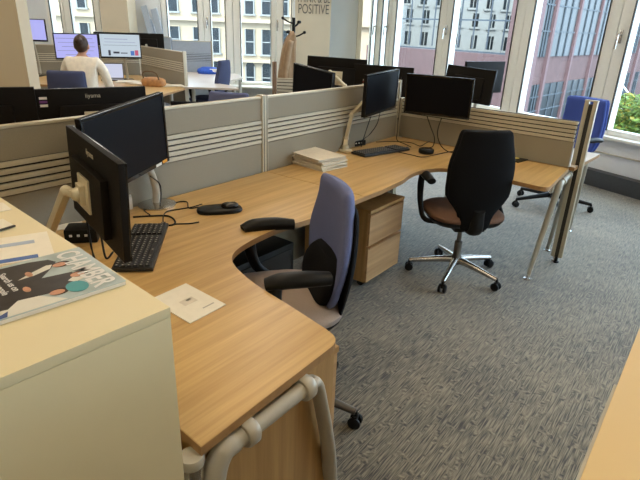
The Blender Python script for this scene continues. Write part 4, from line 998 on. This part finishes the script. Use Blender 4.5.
# laptop, papers, bag
pz = P(113, 80, .735)
t = thing('laptop', 'open laptop with a bright pale screen beside the person', 'laptop', (pz.x, pz.y, Z), .35)
b = BM(); bx(b, (0, 0, .009), (.30, .2, .016), bev=.004); obj('base', b, 'darkmetal', t)
b = BM(); mt = Matrix.Translation(V(0, .10, .016)) @ Matrix.Rotation(math.radians(-15), 4, 'X'); bx(b, (0, .004, .105), (.30, .008, .21), mt, bev=.003); ld = obj('lid', b, 'darkmetal', t)
b = BM(); bx(b, (0, -.0012, .105), (.28, .002, .19), mt); obj('screen', b, mat('x', (1, 1, 1)) if False else emis('laptop_page', (.62, .64, .80), 1.0), ld)
for k, (px_, py_, a_, l_) in enumerate([(128, 82, .3, 'white paper sheets spread on the working desk nearest the laptop'), (142, 84, -.2, 'white paper sheets on the working desk in front of the tan bag'), (172, 86, .5, 'white paper sheets at the right end of the working desk')]):
    pz = P(px_, py_, Z); t = thing('paper_sheets', l_, 'paper', (pz.x, pz.y, Z), a_)
    b = BM()
    for j in range(4): bx(b, (random.uniform(-.01, .01), random.uniform(-.01, .01), .002 + j * .003), (.30, .21, .0022), rz=random.uniform(-.15, .15))
    obj('sheets', b, 'paper', t)
pz = P(154, 86, Z)
t = thing('handbag', 'tan leather bag lying on the working desk beside the grey screen', 'bag', (pz.x, pz.y, Z), math.radians(-20))
b = BM(); loft(b, [(V(0, 0, z), .17 * k_, .09 * k_, V(1, 0, 0), V(0, 1, 0)) for (z, k_) in ((0, .9), (.03, 1), (.08, .97), (.10, .8), (.112, .5))], n=28, p=3); obj('body', b, 'leather', t, smooth=1)
b = BM(); tube(b, [V(-.12, -.05, .10), V(-.10, -.07, .17), V(0, -.08, .19), V(.10, -.07, .17), V(.13, -.05, .08)], .009, n=8); obj('handle', b, 'bark', t, smooth=1)
pz = P(209, 70.5, .76)
t = thing('carrier_bag', 'bright blue bag lying on the far pale desk', 'bag', (pz.x + .05, pz.y - .25, Z), .1)
b = BM(); loft(b, [(V(0, 0, z), .20 * k_, .12 * k_, V(1, 0, 0), V(0, 1, 0)) for (z, k_) in ((0, .9), (.03, 1), (.07, .9), (.10, .6))], n=24, p=2.6)
for v in b.verts: v.co += V(random.uniform(-.008, .008), random.uniform(-.008, .008), random.uniform(-.004, .008)) * (1 if v.co.z > .01 else 0)
obj('body', b, 'bagblue', t, smooth=2)
b = BM(); bx(b, (.09, -.10, .06), (.12, .02, .05)); obj('label_panel', b, 'white', t)
# boards leaning on the far wall
for (x0, y0, x1, y1, w_, l_) in [(142, 6, 152, 34, .10, 'tall grey board leaning at the left against the far wall'), (147, 20, 156, 36, .10, 'short pale grey board leaning between two taller boards'), (152, 9, 162, 36, .11, 'blue grey board leaning at the right against the far wall')]:
    a_ = hit(x0 + 2, y0, (0, 9.92), (1, 9.92)); c_ = hit(x1 + 2, y1, (0, 9.55), (1, 9.55)); 
    k_ = (c_.z) / (a_.z - c_.z); f_ = V(c_.x + (c_.x - a_.x) * k_ * .15, 9.50, .0)
    b = BM(); beam(b, V(f_.x + .1, 9.5, .01), V(a_.x, 9.9, a_.z), w_, .03, bev=.004, up=(0, -1, 0)); tag(obj('leaning_board', b, 'greyblue'), l_, 'board')
# coat stand with coat
cx_ = hit(293.5, 40, (0, 7.2), (1, 7.2)).x
t = thing('coat_stand', 'black coat stand in front of the far window left of the lettered pillar', 'coat stand', (cx_, 7.2, 0))
b = BM(); cyl(b, (0, 0, .02), (0, 0, 1.63), .022, n=14); obj('pole', b, 'black', t, smooth=.8)
b = BM()
for k in range(4): a_ = k * PI / 2 + .4; tube(b, [V(0, 0, .10), V(.12 * math.cos(a_), .12 * math.sin(a_), .06), V(.24 * math.cos(a_), .24 * math.sin(a_), .015)], .014, n=8)
obj('foot', b, 'black', t, smooth=1)
for k in range(6):
    a_ = k * PI / 3 + PI; z_ = 1.56 if k % 2 == 0 else 1.44
    if k == 0: z_ = 1.60
    b = BM(); e = V(.14 * math.cos(a_), .14 * math.sin(a_), z_ + .02); tube(b, [V(0, 0, z_ - .04), V(.07 * math.cos(a_), .07 * math.sin(a_), z_ - .02), e], .010, n=8); sphere(b, e, .020, 12, 8); obj('hook', b, 'black', t, smooth=1)
t2 = thing('coat', 'long beige coat hanging from the black coat stand', 'coat', (cx_ - .07, 7.12, .80))
b = BM(); secs = []
for (z_, hx, hy, ox) in ((.72, .10, .07, -.03), (.85, .12, .08, -.03), (1.05, .105, .08, -.02), (1.25, .09, .075, .0), (1.36, .075, .07, .02), (1.42, .05, .05, .035), (1.47, .02, .025, .04)):
    secs.append((V(cx_ - .05 + ox, 7.12, z_), hx, hy, V(1, 0, 0), V(0, 1, 0)))
loft(b, secs, n=30, p=2.2)
for v in b.verts: v.co.x += .008 * math.sin(v.co.y * 90 + v.co.z * 3); v.co.y += .012 * math.sin(v.co.x * 80)
obj('cloth', b, 'coat', t2, world=True, smooth=2)
b = BM(); tube(b, [V(cx_ - .02, 7.05, 1.36), V(cx_ - .06, 7.04, 1.2), V(cx_ - .085, 7.04, 1.0), V(cx_ - .095, 7.05, .86)], [.035, .042, .038, .034], n=12, sm=4); obj('sleeve', b, 'coat', t2, world=True, smooth=2)

# ================================================================== PERSON
def skin(name, nodes, edges, m, parent, sub=2, root=0):
    me = bpy.data.meshes.new(name); me.from_pydata([n[0] for n in nodes], edges, []); o = bpy.data.objects.new(name, me); C.objects.link(o)
    md = o.modifiers.new('s', 'SKIN'); md.use_smooth_shade = True
    for i, n in enumerate(nodes):
        sv = me.skin_vertices[0].data[i]; r = n[1]; sv.radius = r if isinstance(r, tuple) else (r, r); sv.use_root = (i == root)
    md2 = o.modifiers.new('u', 'SUBSURF'); md2.levels = sub; md2.render_levels = sub
    me2 = bpy.data.meshes.new_from_object(o.evaluated_get(bpy.context.evaluated_depsgraph_get()))
    bpy.data.objects.remove(o); me2.name = name; me2.materials.clear(); me2.materials.append(M[m])
    for p in me2.polygons: p.use_smooth = True
    o = bpy.data.objects.new(name, me2); C.objects.link(o); o.parent = parent; MW[o] = MW[parent]; return o
tp = thing('person', 'seated person seen from behind in a cream shirt with brown hair tied up', 'person', (-2.765, 6.18, 0), math.radians(6))
# local: +y forward
N = [((0, -.02, .56), (.15, .11)), ((0, -.035, .70), (.135, .095)), ((0, -.03, .86), (.145, .10)), ((0, -.01, 1.04), (.15, .095)), ((0, .0, 1.12), (.08, .06)), ((0, .015, 1.155), .044), ((0, .03, 1.19), .044),
     ((.145, 0, 1.08), .055), ((.20, .02, 1.0), .048), ((.235, .07, .80), .040), ((.20, .22, .755), .032), ((.14, .33, .755), .024),
     ((-.145, 0, 1.08), .055), ((-.20, .02, 1.0), .048), ((-.235, .07, .80), .040), ((-.20, .22, .755), .032), ((-.14, .33, .755), .024),
     ((.10, .05, .55), .085), ((.12, .25, .56), .075), ((.12, .44, .545), .058), ((.12, .45, .28), .045), ((.12, .44, .08), .032), ((.12, .54, .035), .030),
     ((-.10, .05, .55), .085), ((-.12, .25, .56), .075), ((-.12, .44, .545), .058), ((-.12, .45, .28), .045), ((-.12, .44, .08), .032), ((-.12, .54, .035), .030)]
Ed = [(0, 1), (1, 2), (2, 3), (3, 4), (4, 5), (5, 6), (3, 7), (7, 8), (8, 9), (9, 10), (10, 11), (3, 12), (12, 13), (13, 14), (14, 15), (15, 16), (0, 17), (17, 18), (18, 19), (19, 20), (20, 21), (21, 22), (0, 23), (23, 24), (24, 25), (25, 26), (26, 27), (27, 28)]
body = skin('body', N, Ed, 'skin', tp)
b = BM(); b.from_mesh(body.data)
hz = 1.245
sphere(b, (0, .035, hz), (.068, .086, .098), 24, 16); sphere(b, (0, .10, hz - .03), (.045, .045, .055), 16, 10)
sphere(b, (0, .135, hz - .01), (.010, .016, .018), 10, 6)
for s in (-1, 1):
    sphere(b, (s * .075, .03, hz - .01), (.010, .020, .030), 12, 8); sphere(b, (s * .03, .12, hz + .015), (.012, .008, .008), 10, 6)
    hp = V(s * .14, .33, .755)                      # hand: palm, four fingers, thumb
    sphere(b, hp + V(-s * .01, .045, 0), (.036, .045, .014), 16, 10)
    for k, (o_, L_) in enumerate(((-.028, .060), (-.010, .068), (.009, .064), (.026, .050))):
        base = hp + V(o_ - s * .01, .075, .002)
        tube(b, [base, base + V(0, L_ * .45, .008), base + V(0, L_ * .8, -.002), base + V(0, L_, -.012)], [.0085, .008, .007, .005], n=8, sm=3)
    base = hp + V(-s * .042, .03, 0); tube(b, [base, base + V(-s * .018, .022, -.002), base + V(-s * .022, .045, -.008)], [.010, .009, .006], n=8, sm=3)
b.to_mesh(body.data); b.free()
for p in body.data.polygons: p.use_smooth = True
NS = [((0, -.02, .57), (.165, .125)), ((0, -.035, .70), (.150, .11)), ((0, -.03, .86), (.160, .115)), ((0, -.01, 1.04), (.165, .11)), ((0, .0, 1.115), (.09, .068)), ((0, .005, 1.14), (.058, .052)),
      ((.15, 0, 1.075), .068), ((.205, .02, 1.0), .062), ((.245, .07, .80), .054), ((.21, .21, .765), .042),
      ((-.15, 0, 1.075), .068), ((-.205, .02, 1.0), .062), ((-.245, .07, .80), .054), ((-.21, .21, .765), .042)]
skin('shirt', NS, [(0, 1), (1, 2), (2, 3), (3, 4), (4, 5), (3, 6), (6, 7), (7, 8), (8, 9), (3, 10), (10, 11), (11, 12), (12, 13)], 'shirt', tp)
NT = [((0, -.02, .56), (.16, .12)), ((.10, .05, .55), .093), ((.12, .25, .56), .084), ((.12, .44, .545), .067), ((.12, .45, .28), .055), ((.12, .44, .12), .048), ((-.10, .05, .55), .093), ((-.12, .25, .56), .084), ((-.12, .44, .545), .067), ((-.12, .45, .28), .055), ((-.12, .44, .12), .048)]
skin('trousers', NT, [(0, 1), (1, 2), (2, 3), (3, 4), (4, 5), (0, 6), (6, 7), (7, 8), (8, 9), (9, 10)], 'trouser', tp)
b = BM(); sphere(b, (0, .018, hz + .018), (.077, .091, .100), 24, 16)
for v in list(b.verts):
    if v.co.y > .075 and v.co.z < hz + .06: b.verts.remove(v)
sphere(b, (0, -.055, hz + .055), (.045, .042, .045), 18, 12); obj('hair', b, 'hair', tp, smooth=2)
